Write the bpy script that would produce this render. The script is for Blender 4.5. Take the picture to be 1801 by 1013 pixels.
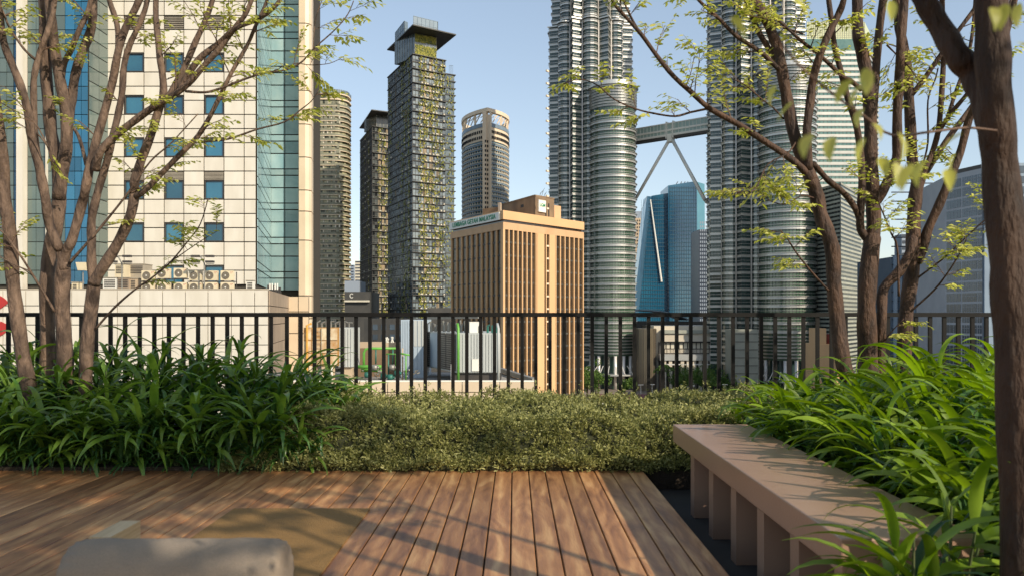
import bpy, math, random
import numpy as np
from mathutils import Vector, Matrix
random.seed(7); RNG = np.random.default_rng(7)
sc = bpy.context.scene
for o in list(bpy.data.objects): bpy.data.objects.remove(o)
R = math.radians

# ------------------------------------------------------------------ camera, sky, sun, exposure
F, CX, CY, EYE = 1401.0, 905.0, 556.0, 1.3        # focal length and principal point in pixels of the 1801 px photograph
cam = bpy.data.cameras.new('camera'); camo = bpy.data.objects.new('camera', cam)
sc.collection.objects.link(camo); sc.camera = camo
camo.location = (0, 0, EYE); camo.rotation_euler = (R(90), 0, 0)
cam.sensor_width = 36; cam.lens = 36 * F / 1801
cam.shift_x = (900.5 - CX) / 1801; cam.shift_y = (CY - 506.5) / 1801
cam.clip_start = 0.05; cam.clip_end = 8000
cam.dof.use_dof = True; cam.dof.focus_distance = 16; cam.dof.aperture_fstop = 4.4
SUN_AZ, SUN_EL = 45.0, 30.0                        # degrees to the right of straight behind the camera; height
world = bpy.data.worlds.new('World'); sc.world = world; world.use_nodes = True
wn = world.node_tree.nodes; sky = wn.new('ShaderNodeTexSky'); sky.sky_type = 'NISHITA'; sky.sun_disc = False
sky.sun_elevation = R(SUN_EL); sky.sun_rotation = R(180 - SUN_AZ)
sky.altitude = 0; sky.air_density = 1.0; sky.dust_density = 0.7; sky.ozone_density = 1.0
hsv = wn.new('ShaderNodeHueSaturation'); hsv.inputs['Saturation'].default_value = .95; hsv.inputs['Value'].default_value = 1.38
gm = wn.new('ShaderNodeGamma'); gm.inputs['Gamma'].default_value = .7
world.node_tree.links.new(sky.outputs[0], gm.inputs[0]); world.node_tree.links.new(gm.outputs[0], hsv.inputs['Color']); world.node_tree.links.new(hsv.outputs[0], wn['Background'].inputs[0]); wn['Background'].inputs[1].default_value = 0.15
sl = bpy.data.lights.new('sun', 'SUN'); sl.energy = 3.6; sl.angle = R(0.6); sl.color = (1.0, 0.88, 0.71)
so = bpy.data.objects.new('sun', sl); sc.collection.objects.link(so)
SD = Vector((math.sin(R(SUN_AZ)) * math.cos(R(SUN_EL)), -math.cos(R(SUN_AZ)) * math.cos(R(SUN_EL)), math.sin(R(SUN_EL))))
so.rotation_euler = SD.to_track_quat('Z', 'Y').to_euler(); so.location = SD * 50
sc.view_settings.view_transform = 'Standard'; sc.view_settings.look = 'None'
sc.view_settings.exposure = 0.45; sc.view_settings.gamma = 1; sc.view_settings.use_curve_mapping = False

# ------------------------------------------------------------------ helpers
C = sc.collection
WM = {}
GROUND = -36.0

def P(px, py, Y):
    return Vector(((px - CX) * Y / F, Y, EYE - (py - CY) * Y / F))
def PX(px, Y): return (px - CX) * Y / F
def PZ(py, Y): return EYE - (py - CY) * Y / F

def reg(o, m=None):
    WM[o.name] = (m or o.matrix_basis).copy()
def setparent(o, parent):
    if parent is not None:
        o.parent = parent; o.matrix_parent_inverse = WM[parent.name].inverted()
def tag(o, label=None, cat=None, group=None, kind=None):
    if label: o['label'] = label
    if cat: o['category'] = cat
    if group: o['group'] = group
    if kind: o['kind'] = kind
    return o
def thing(name, loc, label, cat, group=None, kind=None):
    o = bpy.data.objects.new(name, None); C.objects.link(o); o.location = loc
    o.empty_display_size = 0.2
    reg(o, Matrix.Translation(Vector(loc))); return tag(o, label, cat, group, kind)
def link(name, data, parent=None, loc=None, rz=0.0, kind=None):
    o = bpy.data.objects.new(name, data); C.objects.link(o)
    m = Matrix.Translation(Vector(loc or (0, 0, 0))) @ Matrix.Rotation(rz, 4, 'Z')
    o.location = loc or (0, 0, 0); o.rotation_euler = (0, 0, rz)
    reg(o, m); setparent(o, parent)
    if kind: o['kind'] = kind
    return o

class MB:
    def __init__(s): s.v = []; s.f = []
    def quad(s, a, b, c, d):
        n = len(s.v); s.v += [tuple(a), tuple(b), tuple(c), tuple(d)]; s.f.append((n, n+1, n+2, n+3)); return s
    def hexa(s, p):                      # 8 points: bottom ring 0-3, top ring 4-7
        n = len(s.v); s.v += [tuple(q) for q in p]
        for f in ((3,2,1,0),(4,5,6,7),(0,1,5,4),(1,2,6,5),(2,3,7,6),(3,0,4,7)): s.f.append(tuple(n+i for i in f))
        return s
    def box(s, x0, x1, y0, y1, z0, z1):
        return s.hexa([(x0,y0,z0),(x1,y0,z0),(x1,y1,z0),(x0,y1,z0),(x0,y0,z1),(x1,y0,z1),(x1,y1,z1),(x0,y1,z1)])
    def prism(s, poly, z0, z1, cap=True):
        n = len(s.v); k = len(poly)
        s.v += [(p[0], p[1], z0) for p in poly] + [(p[0], p[1], z1) for p in poly]
        for i in range(k):
            j = (i+1) % k; s.f.append((n+i, n+j, n+k+j, n+k+i))
        if cap: s.f.append(tuple(n+k+i for i in range(k))); s.f.append(tuple(n+k-1-i for i in range(k)))
        return s
    def ring(s, po, pi_, z0, z1):        # annular prism
        n = len(s.v); k = len(po)
        for z in (z0, z1):
            s.v += [(p[0], p[1], z) for p in po] + [(p[0], p[1], z) for p in pi_]
        for i in range(k):
            j = (i+1) % k
            s.f += [(n+i, n+j, n+2*k+j, n+2*k+i), (n+k+j, n+k+i, n+3*k+i, n+3*k+j),
                    (n+2*k+i, n+2*k+j, n+3*k+j, n+3*k+i), (n+j, n+i, n+k+i, n+k+j)]
        return s
    def bar(s, a, b, w, h=None):         # box beam between two points
        a, b = Vector(a), Vector(b); d = (b - a).normalized(); h = h or w
        up = Vector((0, 0, 1)) if abs(d.z) < .95 else Vector((0, 1, 0))
        x = d.cross(up).normalized() * w / 2; y = x.cross(d).normalized() * h / 2
        return s.hexa([a-x-y, a+x-y, a+x+y, a-x+y, b-x-y, b+x-y, b+x+y, b-x+y])
    def tube(s, pts, rad, n=8, cap=True):
        pts = [Vector(p) for p in pts]; k0 = len(s.v); m = len(pts)
        if not hasattr(rad, '__len__'): rad = [rad] * m
        d = (pts[1] - pts[0]).normalized(); u = d.orthogonal().normalized()
        for i in range(m):
            if i == 0: t = pts[1] - pts[0]
            elif i == m-1: t = pts[-1] - pts[-2]
            else: t = pts[i+1] - pts[i-1]
            t.normalize(); u = (u - t * u.dot(t)).normalized(); w = t.cross(u)
            for j in range(n):
                a = 2*math.pi*j/n; s.v.append(tuple(pts[i] + (u*math.cos(a) + w*math.sin(a)) * rad[i]))
        for i in range(m-1):
            for j in range(n):
                a = k0+i*n+j; b = k0+i*n+(j+1) % n; s.f.append((a, b, b+n, a+n))
        if cap:
            s.f.append(tuple(k0+n-1-j for j in range(n))); s.f.append(tuple(k0+(m-1)*n+j for j in range(n)))
        return s
    def mesh(s, name, mat=None, smooth=False):
        me = bpy.data.meshes.new(name); me.from_pydata(s.v, [], s.f); me.update()
        if mat: me.materials.append(mat)
        if smooth: me.polygons.foreach_set('use_smooth', [True]*len(me.polygons))
        return me
    def build(s, name, mat, parent=None, smooth=False, kind=None, loc=None):
        return link(name, s.mesh(name, mat, smooth), parent, loc, 0, kind)

_boxes = {}
def boxobj(name, w, d, h, mat, loc, rz=0, parent=None, bev=0.0):
    """a box centred on loc; equal boxes share one mesh"""
    key = (round(w, 3), round(d, 3), round(h, 3), mat.name, bev)
    if key not in _boxes:
        m = MB()
        if bev:
            b = bev; x, y, z = w/2, d/2, h/2
            m.prism([(-x+b,-y),(x-b,-y),(x,-y+b),(x,y-b),(x-b,y),(-x+b,y),(-x,y-b),(-x,-y+b)], -z, z)
        else: m.box(-w/2, w/2, -d/2, d/2, -h/2, h/2)
        _boxes[key] = m.mesh(name, mat)
    return link(name, _boxes[key], parent, loc, rz)

class Fac:
    """a facade line from A to B (left to right as seen); d is the distance out of the wall"""
    def __init__(s, A, B):
        s.A = Vector((A[0], A[1])); s.B = Vector((B[0], B[1])); s.L = (s.B - s.A).length
        s.t = (s.B - s.A) / s.L; s.n = Vector((s.t.y, -s.t.x)); s.ang = math.atan2(s.t.y, s.t.x)
    def u(s, px):
        k = (px - CX) / F; return (k*s.A.y - s.A.x) / (s.t.x - k*s.t.y)
    def xy(s, u, d=0): return s.A + s.t*u + s.n*d
    def Y(s, px): return s.xy(s.u(px)).y
    def z(s, px, py): return PZ(py, s.Y(px))
    def part(s, name, u0, u1, z0, z1, d0, d1, mat, parent):
        c = s.xy((u0+u1)/2, (d0+d1)/2)
        return boxobj(name, u1-u0, abs(d1-d0), z1-z0, mat, (c.x, c.y, (z0+z1)/2), s.ang, parent)
    def add(s, mb, u0, u1, z0, z1, d0, d1):
        a, b, c, d = s.xy(u0, d1), s.xy(u1, d1), s.xy(u1, d0), s.xy(u0, d0)
        mb.hexa([(p.x, p.y, z) for z in (z0, z1) for p in (a, b, c, d)])

# ------------------------------------------------------------------ materials
def mat(name, col, rough=.6, metal=0., col2=None, scale=2., var=.5, bump=0., bscale=None, rnd=0., spec=.5,
        stretch=(1, 1, 1), island=False, trans=0., detail=5, distort=0., coat=0.):
    m = bpy.data.materials.new(name); m.use_nodes = True
    n, l = m.node_tree.nodes, m.node_tree.links; b = n['Principled BSDF']
    b.inputs['Roughness'].default_value = rough; b.inputs['Metallic'].default_value = metal
    b.inputs['Specular IOR Level'].default_value = spec; b.inputs['Coat Weight'].default_value = coat
    tc = n.new('ShaderNodeTexCoord'); oi = n.new('ShaderNodeObjectInfo')
    off = n.new('ShaderNodeVectorMath'); off.operation = 'SCALE'; off.inputs[0].default_value = (37.1, 17.3, 91.7)
    l.new(oi.outputs['Random'], off.inputs['Scale'])
    ad = n.new('ShaderNodeVectorMath'); ad.operation = 'ADD'
    l.new(tc.outputs['Object'], ad.inputs[0]); l.new(off.outputs[0], ad.inputs[1])
    mp = n.new('ShaderNodeMapping'); mp.inputs['Scale'].default_value = stretch; l.new(ad.outputs[0], mp.inputs[0])
    nz = n.new('ShaderNodeTexNoise'); nz.inputs['Scale'].default_value = scale; nz.inputs['Detail'].default_value = detail
    nz.inputs['Distortion'].default_value = distort; l.new(mp.outputs[0], nz.inputs['Vector'])
    rp = n.new('ShaderNodeValToRGB'); rp.color_ramp.elements[0].position = .5 - var/2; rp.color_ramp.elements[1].position = .5 + var/2
    rp.color_ramp.elements[0].color = (*col, 1); rp.color_ramp.elements[1].color = (*(col2 or tuple(c*.8 for c in col)), 1)
    fac = nz.outputs['Fac']
    if island:
        g = n.new('ShaderNodeNewGeometry'); mx = n.new('ShaderNodeMath'); mx.operation = 'MULTIPLY_ADD'
        l.new(g.outputs['Random Per Island'], mx.inputs[0]); mx.inputs[1].default_value = .9
        sb = n.new('ShaderNodeMath'); sb.operation = 'MULTIPLY_ADD'; l.new(fac, sb.inputs[0]); sb.inputs[1].default_value = .5; sb.inputs[2].default_value = -.2
        l.new(sb.outputs[0], mx.inputs[2]); fac = mx.outputs[0]
    l.new(fac, rp.inputs[0]); out = rp.outputs[0]
    if rnd:
        hs = n.new('ShaderNodeHueSaturation'); mr = n.new('ShaderNodeMapRange'); l.new(oi.outputs['Random'], mr.inputs[0])
        mr.inputs['To Min'].default_value = 1-rnd; mr.inputs['To Max'].default_value = 1+rnd
        l.new(mr.outputs[0], hs.inputs['Value']); l.new(out, hs.inputs['Color']); out = hs.outputs[0]
    l.new(out, b.inputs['Base Color'])
    if bump:
        bp = n.new('ShaderNodeBump'); bp.inputs['Strength'].default_value = bump; bp.inputs['Distance'].default_value = .02
        n2 = n.new('ShaderNodeTexNoise'); n2.inputs['Scale'].default_value = bscale or scale*4; n2.inputs['Detail'].default_value = 4
        l.new(mp.outputs[0], n2.inputs['Vector']); l.new(n2.outputs['Fac'], bp.inputs['Height']); l.new(bp.outputs[0], b.inputs['Normal'])
    if trans:
        t = n.new('ShaderNodeBsdfTranslucent'); mx = n.new('ShaderNodeMixShader'); mx.inputs[0].default_value = trans
        sat = n.new('ShaderNodeHueSaturation'); sat.inputs['Value'].default_value = 1.5; sat.inputs['Saturation'].default_value = 1.1
        l.new(out, sat.inputs['Color']); l.new(sat.outputs[0], t.inputs['Color'])
        l.new(b.outputs[0], mx.inputs[1]); l.new(t.outputs[0], mx.inputs[2]); l.new(mx.outputs[0], n['Material Output'].inputs[0])
    return m

def wood_mat(name, c0, c1, c2, rough=.5, axis_scale=(9, .7, 9), rnd=.25, ring=5.0):
    m = mat(name, c0, rough, col2=c2, rnd=rnd, stretch=axis_scale, scale=1.6, var=.5, bump=.2, bscale=9, distort=1.3, detail=5)
    n, l = m.node_tree.nodes, m.node_tree.links
    rp = [x for x in n if x.type == 'VALTORGB'][0]; e = rp.color_ramp.elements.new(.5); e.color = (*c1, 1)
    mp = [x for x in n if x.type == 'MAPPING'][0]; nz = rp.inputs[0].links[0].from_node
    wv = n.new('ShaderNodeTexWave'); wv.wave_type = 'RINGS'; wv.rings_direction = 'Y'
    wv.inputs['Scale'].default_value = ring; wv.inputs['Distortion'].default_value = 6; wv.inputs['Detail'].default_value = 3
    m2 = n.new('ShaderNodeMapping'); m2.inputs['Scale'].default_value = (.55, .55, .55); l.new(mp.outputs[0], m2.inputs[0]); l.new(m2.outputs[0], wv.inputs[0])
    mx = n.new('ShaderNodeMath'); mx.operation = 'MULTIPLY_ADD'; mx.inputs[1].default_value = .12
    ml = n.new('ShaderNodeMath'); ml.operation = 'MULTIPLY_ADD'; ml.inputs[1].default_value = .9; ml.inputs[2].default_value = -.03
    l.new(nz.outputs['Fac'], ml.inputs[0]); l.new(wv.outputs['Fac'], mx.inputs[0]); l.new(ml.outputs[0], mx.inputs[2]); l.new(mx.outputs[0], rp.inputs[0])
    return m

M = {}
M['deck'] = wood_mat('deck_wood', (.17,.07,.032), (.39,.185,.075), (.64,.375,.165), .42, axis_scale=(5, .8, 5), ring=3.2)
M['bench'] = mat('bench_paint', (.40,.25,.175), .28, col2=(.34,.21,.145), scale=1.5, rnd=.03, bump=.06, bscale=60)
M['mat'] = mat('woven_straw', (.30,.17,.05), .85, col2=(.22,.12,.035), scale=260, stretch=(1, .25, 1), bump=.6, bscale=260)
M['fabric'] = mat('grey_linen', (.33,.265,.20), .9, col2=(.23,.185,.14), scale=180, stretch=(1, 3, 3), bump=.35, bscale=180)
M['palewood'] = wood_mat('pale_wood', (.45,.32,.17), (.58,.43,.25), (.66,.52,.33), .5, (9, 1, 9), .05)
M['rail'] = mat('black_paint', (.007,.0065,.006), .6, col2=(.011,.010,.009), scale=6, spec=.2)
M['soil'] = mat('dark_soil', (.025,.018,.012), .95, col2=(.05,.035,.022), scale=9, bump=.8)
M['concrete'] = mat('grey_concrete', (.22,.21,.19), .85, col2=(.32,.30,.27), scale=.8, bump=.2)
M['under'] = mat('dark_slab', (.03,.028,.026), .9, col2=(.05,.045,.04), scale=2)
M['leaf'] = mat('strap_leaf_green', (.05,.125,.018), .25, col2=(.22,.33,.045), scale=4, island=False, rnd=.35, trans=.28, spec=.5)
M['leafsun'] = mat('strap_leaf_sunlit_green', (.09,.17,.014), .4, col2=(.24,.34,.035), scale=4, rnd=.35, trans=.36, spec=.45)  # sunlight on the right bed's leaves put into a lighter green
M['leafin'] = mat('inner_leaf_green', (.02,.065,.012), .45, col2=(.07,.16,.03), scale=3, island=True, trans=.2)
M['cane'] = mat('green_cane', (.05,.09,.025), .6, col2=(.10,.10,.04), scale=10)
M['hedge'] = mat('pale_sprig_leaf', (.11,.125,.028), .55, col2=(.43,.42,.16), scale=3, island=True, trans=.25, var=.8)
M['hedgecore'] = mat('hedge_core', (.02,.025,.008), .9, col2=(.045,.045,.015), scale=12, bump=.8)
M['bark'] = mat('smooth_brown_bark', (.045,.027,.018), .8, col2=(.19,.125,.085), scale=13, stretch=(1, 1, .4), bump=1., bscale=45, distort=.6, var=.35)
M['barkdark'] = mat('shade_dark_bark', (.026,.012,.006), .75, col2=(.095,.048,.026), scale=13, stretch=(1, 1, .35), bump=1., bscale=45, distort=.6, var=.35)  # shade on the right-hand trunks put into the bark colour
M['barknear'] = mat('shaded_brown_bark', (.020,.009,.004), .75, col2=(.062,.030,.015), scale=13, stretch=(1, 1, .3), bump=1., bscale=45, distort=.6, var=.35)  # nearest trunk's shade put into a still darker bark colour
M['twig'] = mat('twig_bark', (.10,.055,.035), .8, col2=(.17,.10,.06), scale=8)
M['treeleaf'] = mat('young_tree_leaf', (.32,.36,.05), .45, col2=(.68,.66,.20), scale=2, island=True, trans=.5, var=.7)
M['panel'] = mat('cream_cladding', (.73,.68,.575), .42, col2=(.63,.575,.47), scale=1.1, stretch=(1, 1, .3), rnd=.035, var=.45, detail=8)
M['panelw'] = mat('warm_cladding', (.70,.57,.40), .42, col2=(.60,.47,.32), scale=.4, rnd=.03)
M['panelb'] = mat('brown_cladding', (.40,.31,.22), .5, col2=(.3,.23,.17), scale=.4, rnd=.08)
M['joint'] = mat('dark_joint', (.05,.042,.03), .8)
M['wblue'] = mat('blue_window_glass', (.012,.085,.15), .08, col2=(.035,.15,.22), scale=.4, spec=1., rnd=.45)
M['gblue'] = mat('blue_curtain_glass', (.012,.10,.20), .12, col2=(.03,.16,.27), scale=.3, spec=.9, rnd=.3)
M['ggrey'] = mat('grey_green_glass', (.09,.13,.12), .15, col2=(.13,.17,.15), scale=.4, spec=.8, rnd=.2)
M['gteal'] = mat('teal_glass', (.13,.27,.31), .12, col2=(.40,.52,.50), scale=.35, spec=1., rnd=.22, stretch=(1, 1, .5))
M['louv'] = mat('louvre_metal', (.40,.35,.27), .5, col2=(.3,.26,.2), scale=1)
M['darkm'] = mat('dark_metal', (.045,.042,.04), .5, col2=(.07,.06,.05), scale=1)
M['steel'] = mat('stainless_steel', (.60,.59,.55), .36, .62, col2=(.48,.475,.45), scale=.15, rnd=.06)
M['steel2'] = mat('stainless_column', (.80,.76,.70), .4, .3, col2=(.68,.64,.58), scale=.2)
M['pglass'] = mat('green_tower_glass', (.018,.040,.042), .12, col2=(.05,.09,.07), scale=.12, spec=.9, stretch=(1, 1, 2))
M['pgreen'] = mat('pale_green_glass', (.035,.075,.055), .12, col2=(.09,.15,.09), scale=.1, spec=.9)
M['pmull'] = mat('dark_mullion', (.03,.04,.04), .5)
M['orange'] = mat('peach_render', (.68,.42,.205), .7, col2=(.60,.36,.175), scale=.15, rnd=.02, bump=.1)
M['orange2'] = mat('peach_render_stained', (.62,.39,.21), .7, col2=(.50,.30,.15), scale=.25, rnd=.03)
M['brownglass'] = mat('brown_glass', (.028,.018,.011), .16, col2=(.07,.042,.02), scale=.3, spec=.7, rnd=.3)
M['brownconc'] = mat('weathered_concrete', (.26,.175,.10), .9, col2=(.15,.10,.06), scale=.35, bump=.3, var=.4)
M['whitepaint'] = mat('white_paint', (.80,.78,.70), .5, col2=(.72,.69,.60), scale=.6)
M['greenpaint'] = mat('green_lettering', (.0,.28,.12), .5)
M['gw_slab'] = mat('dark_slab_edge', (.045,.045,.042), .6, col2=(.075,.07,.06), scale=.3, rnd=.2)
M['gw_glass'] = mat('blue_grey_glass', (.035,.055,.065), .14, col2=(.14,.17,.17), scale=.32, spec=.9, stretch=(1, 1, 1.4), var=.3)
M['gw_glassd'] = mat('dark_tower_glass', (.018,.024,.026), .18, col2=(.07,.08,.075), scale=.32, spec=.7, var=.3)
M['pane'] = mat('tower_window_pane', (.012,.018,.022), .15, col2=(.20,.24,.25), scale=.1, island=True, spec=.8)
M['panedark'] = mat('dark_tower_pane', (.008,.010,.011), .15, col2=(.09,.10,.095), scale=.1, island=True, spec=.8)
M['panewarm'] = mat('curtained_pane', (.04,.045,.025), .3, col2=(.42,.40,.24), scale=.1, island=True)
M['bridgeglass'] = mat('pale_bridge_glass', (.36,.46,.40), .2, col2=(.28,.38,.34), scale=.2)
M['gw_plant'] = mat('climbing_foliage', (.07,.09,.014), .8, col2=(.30,.28,.05), scale=.3, island=True)
M['gw_box'] = mat('white_planter_box', (.62,.58,.47), .7, col2=(.5,.45,.34), scale=.3)
M['blind'] = mat('tan_blind', (.36,.27,.16), .8, col2=(.18,.14,.09), scale=.3, island=True)
M['condo'] = mat('olive_grey_concrete', (.24,.235,.165), .7, col2=(.17,.17,.12), scale=.1, rnd=.15)
M['condog'] = mat('condo_glass', (.05,.055,.03), .2, col2=(.38,.36,.19), scale=.28, var=.25, stretch=(1, 1, 1.5), spec=.6)
M['ovalglass'] = mat('oval_tower_glass', (.05,.12,.15), .12, col2=(.13,.22,.25), scale=.2, spec=.9)
M['peach'] = mat('peach_pier', (.78,.63,.45), .7, col2=(.68,.54,.38), scale=.2)
M['bluesteel'] = mat('blue_grey_band', (.20,.28,.34), .5, col2=(.15,.19,.23), scale=.2)
M['teal'] = mat('bright_blue_glass', (.004,.045,.10), .10, col2=(.02,.13,.21), scale=.035, spec=1., stretch=(1, 1, .45), var=.35, distort=.6)
M['tealp'] = mat('pale_cyan_glass', (.07,.24,.32), .12, col2=(.12,.33,.40), scale=.05, spec=1.)
M['tealline'] = mat('blue_floor_line', (.02,.075,.12), .4)
M['navy'] = mat('navy_facade', (.015,.025,.045), .4, col2=(.03,.045,.07), scale=.1)
M['tan'] = mat('tan_facade', (.52,.40,.27), .8, col2=(.44,.34,.23), scale=.1)
M['greyband'] = mat('pale_green_band', (.50,.50,.46), .45, .3, col2=(.40,.40,.37), scale=.2, rnd=.08)
M['crownglass'] = mat('pale_yellow_screen', (.60,.62,.36), .4, col2=(.52,.56,.33), scale=.1)
M['greenglass'] = mat('green_glass_band', (.06,.15,.13), .15, col2=(.13,.24,.2), scale=.3, spec=.9)
M['bandd'] = mat('grey_louvre_band', (.36,.36,.29), .55, col2=(.26,.27,.22), scale=.2, rnd=.15)
M['rgrey'] = mat('blue_grey_window', (.025,.045,.07), .15, col2=(.06,.09,.12), scale=.2, spec=.8, rnd=.3)
M['rband'] = mat('pale_grey_band', (.42,.44,.46), .6, col2=(.34,.36,.39), scale=.2)
M['rblue'] = mat('blue_striped_facade', (.05,.085,.13), .4, col2=(.08,.12,.17), scale=.15)
M['rpale'] = mat('pale_blue_pier', (.22,.29,.36), .6, col2=(.17,.23,.3), scale=.15)
M['mall'] = mat('cream_stone', (.62,.55,.43), .7, col2=(.54,.47,.36), scale=.15, rnd=.05)
M['bronze'] = mat('bronze_drum_metal', (.36,.29,.19), .32, .7, col2=(.22,.18,.13), scale=.15, stretch=(1, 1, .2))
M['asphalt'] = mat('asphalt', (.05,.048,.045), .9, col2=(.075,.07,.065), scale=.05)
M['paving'] = mat('paving', (.30,.24,.18), .85, col2=(.22,.18,.14), scale=.08)
M['maroon'] = mat('maroon_roof', (.16,.025,.03), .6, col2=(.11,.02,.025), scale=.2)
M['rust'] = mat('rusty_white_panel', (.72,.62,.42), .7, col2=(.42,.20,.05), scale=1.6, var=.35, detail=8)
M['rustframe'] = mat('rust_frame', (.32,.13,.03), .8, col2=(.5,.3,.08), scale=3)
M['yellow'] = mat('yellow_pipe', (.70,.36,.05), .6, col2=(.5,.25,.05), scale=3)
M['greenpipe'] = mat('green_pipe', (.14,.42,.05), .45, col2=(.10,.30,.05), scale=2)
M['tealpipe'] = mat('dark_green_pipe', (.02,.16,.12), .5, col2=(.03,.1,.08), scale=2)
M['whitemetal'] = mat('white_metal_sheet', (.50,.52,.49), .5, col2=(.42,.44,.42), scale=.8, stretch=(2, 2, .3))
M['paleblue'] = mat('blue_sheet_and_shade', (.42,.50,.56), .5, col2=(.36,.43,.49), scale=.8)
M['pipe'] = mat('grey_pipe', (.30,.29,.25), .45, .4, col2=(.2,.19,.17), scale=2)
M['accream'] = mat('cream_appliance', (.74,.64,.44), .5, col2=(.64,.54,.36), scale=1.2, rnd=.08)
M['acgrill'] = mat('fan_grille', (.10,.085,.06), .5)
M['red'] = mat('red_sign', (.46,.035,.03), .5, col2=(.38,.03,.025), scale=3)
M['treegreen'] = mat('street_tree_leaf', (.04,.10,.015), .7, col2=(.14,.22,.035), scale=.4, island=True, trans=.2)
M['palm'] = mat('palm_leaf', (.07,.14,.02), .6, col2=(.16,.24,.05), scale=.5, island=True, trans=.2)
M['hazeblue'] = mat('haze_tinted_facade', (.22,.27,.33), .8, col2=(.28,.32,.37), scale=.02)  # distance haze put into the blue-grey colour
M['carw'] = mat('car_paint_white', (.7,.7,.7), .3, rnd=.3, coat=.5)
M['black'] = mat('black_rubber', (.015,.015,.015), .7)

# ------------------------------------------------------------------ ground and terrace slab
MB().quad((-3000,-600,GROUND),(3000,-600,GROUND),(3000,6000,GROUND),(-3000,6000,GROUND)).build('ground', M['asphalt'], kind='structure')
MB().quad((20,330,GROUND+.02),(220,330,GROUND+.02),(220,470,GROUND+.02),(20,470,GROUND+.02)).build('plaza_paving', M['paving'], kind='structure')
MB().box(-14, 12, -8, 8.95, GROUND, -.16).build('terrace_slab', M['under'], kind='structure')
MB().box(-14, 12, 8.70, 8.95, -.158, .12).build('parapet_kerb', M['concrete'], kind='structure')
MB().box(-14, 4, 6.72, 8.695, -.157, .03).build('planting_bed', M['soil'], kind='structure')
MB().box(1.98, 12, -6, 6.715, -.157, .12).build('planting_bed', M['soil'], kind='structure')
MB().box(4.005, 12, 6.72, 8.695, -.157, .12).build('planting_bed', M['soil'], kind='structure')

# ------------------------------------------------------------------ deck, one board at a time
deck = thing('deck', (0, 3, -.13), 'timber deck of long brown boards', None, kind='structure')
deck['kind'] = 'structure'
W = .1384
plank = MB().prism([(-W/2+.004, -.02), (W/2-.004, -.02), (W/2-.004, .004), (W/2-.008, .008), (-W/2+.008, .008), (-W/2+.004, .004)], 0, 9.4)
pv = plank.v; plank.v = [(x, z, y) for x, y, z in pv]; plank.f = [f[::-1] for f in plank.f]
plank_me = plank.mesh('plank', M['deck'])
x = 1.085 - W/2; k = 0
while x > -7.2:
    o = link('plank', plank_me, deck, (x, -2.65 + RNG.uniform(-.003, .003), -.008)); x -= W; k += 1
MB().box(-7.2, 1.07, -2.6, 6.70, -.155, -.03).build('joist_frame', M['under'], deck)

# woven mat
mt = MB().box(-1.885, -.972, 2.0, 5.355, .002, .012)
mato = mt.build('floor_mat', M['mat']); tag(mato, 'brown woven straw mat lying on the timber deck', 'mat')

# low wooden seat under the bolster
ch = thing('low_wooden_chair', (-1.03, 2.4, 0), 'low pale wooden chair with its back to the camera carrying the grey bolster', 'chair')
MB().box(-1.37, -.69, 2.2, 2.74, .33, .39).build('seat', M['palewood'], ch)
for lx in (-1.35, -.71):
    for ly in (2.22, 2.56): boxobj('leg', .05, .05, .33, M['palewood'], (lx, ly, .165), 0, ch, .006)
MB().box(-1.390, -1.320, 2.60, 2.81, .02, .58).build('armrest', M['palewood'], ch)
b = MB(); prof = [(-.004,.0),(0,.07),(.003,.096),(.012,.111),(.035,.118),(.09,.121)]
L = .652; pts = [(-L/2+a, r) for a, r in prof] + [(0, .120)] + [(L/2-a, r) for a, r in reversed(prof)]
nseg = 72; n0 = []
fine = []
for i in range(len(pts)-1):
    sub = 26 if abs(pts[i+1][0]-pts[i][0]) > .1 else 2
    for j in range(sub): t = j/sub; fine.append((pts[i][0]*(1-t)+pts[i+1][0]*t, pts[i][1]*(1-t)+pts[i+1][1]*t))
fine.append(pts[-1])
for (xx, r) in fine:
    for j in range(nseg):
        a = 2*math.pi*j/nseg
        e_ = abs(xx)/(L/2); wr = 1 + .012*math.sin(xx*26 + 2.5*math.sin(a*2+xx*5)) * math.sin(a*2+xx*9) + .008*math.sin(xx*61+a*3+math.sin(a*4)) + .03*e_**6*math.sin(a*17+1) - (.02 if .90 < e_ < .95 else 0)
        b.v.append((xx, r*wr*math.cos(a), r*wr*math.sin(a)*.97))
for i in range(len(fine)-1):
    for j in range(nseg):
        a = i*nseg+j; c = i*nseg+(j+1) % nseg; b.f.append((a, c, c+nseg, a+nseg))
bo = b.build('bolster_cushion', M['fabric'], None, True, loc=(-1.02, 2.42, .505))
tag(bo, 'grey linen bolster cushion in the foreground on the low wooden chair', 'cushion')
MB().tube([(-L/2-.004, .0, 0), (-L/2-.010, 0, 0)], [.014, .010], 10).build('end_button', M['fabric'], bo)
for c_ in bo.children: c_.matrix_parent_inverse = Matrix.Identity(4)

# ------------------------------------------------------------------ bench
bench = thing('bench', (1.545, 4.65, -.15), 'long pinkish brown bench on slab legs beside the timber deck', 'bench')
sb_ = MB().prism([(1.25,3.05),(1.80,3.05),(1.838,6.29),(1.25,6.29)], .312, .45).build('seat_slab', M['bench'], bench)
bv = sb_.modifiers.new('bevel', 'BEVEL'); bv.width = .007; bv.segments = 2
for yy in (5.82, 5.27, 4.73, 4.21, 3.70, 3.18):
    boxobj('leg', .50, .115, .47, M['bench'], (1.55, yy, .077), 0, bench)

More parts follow.
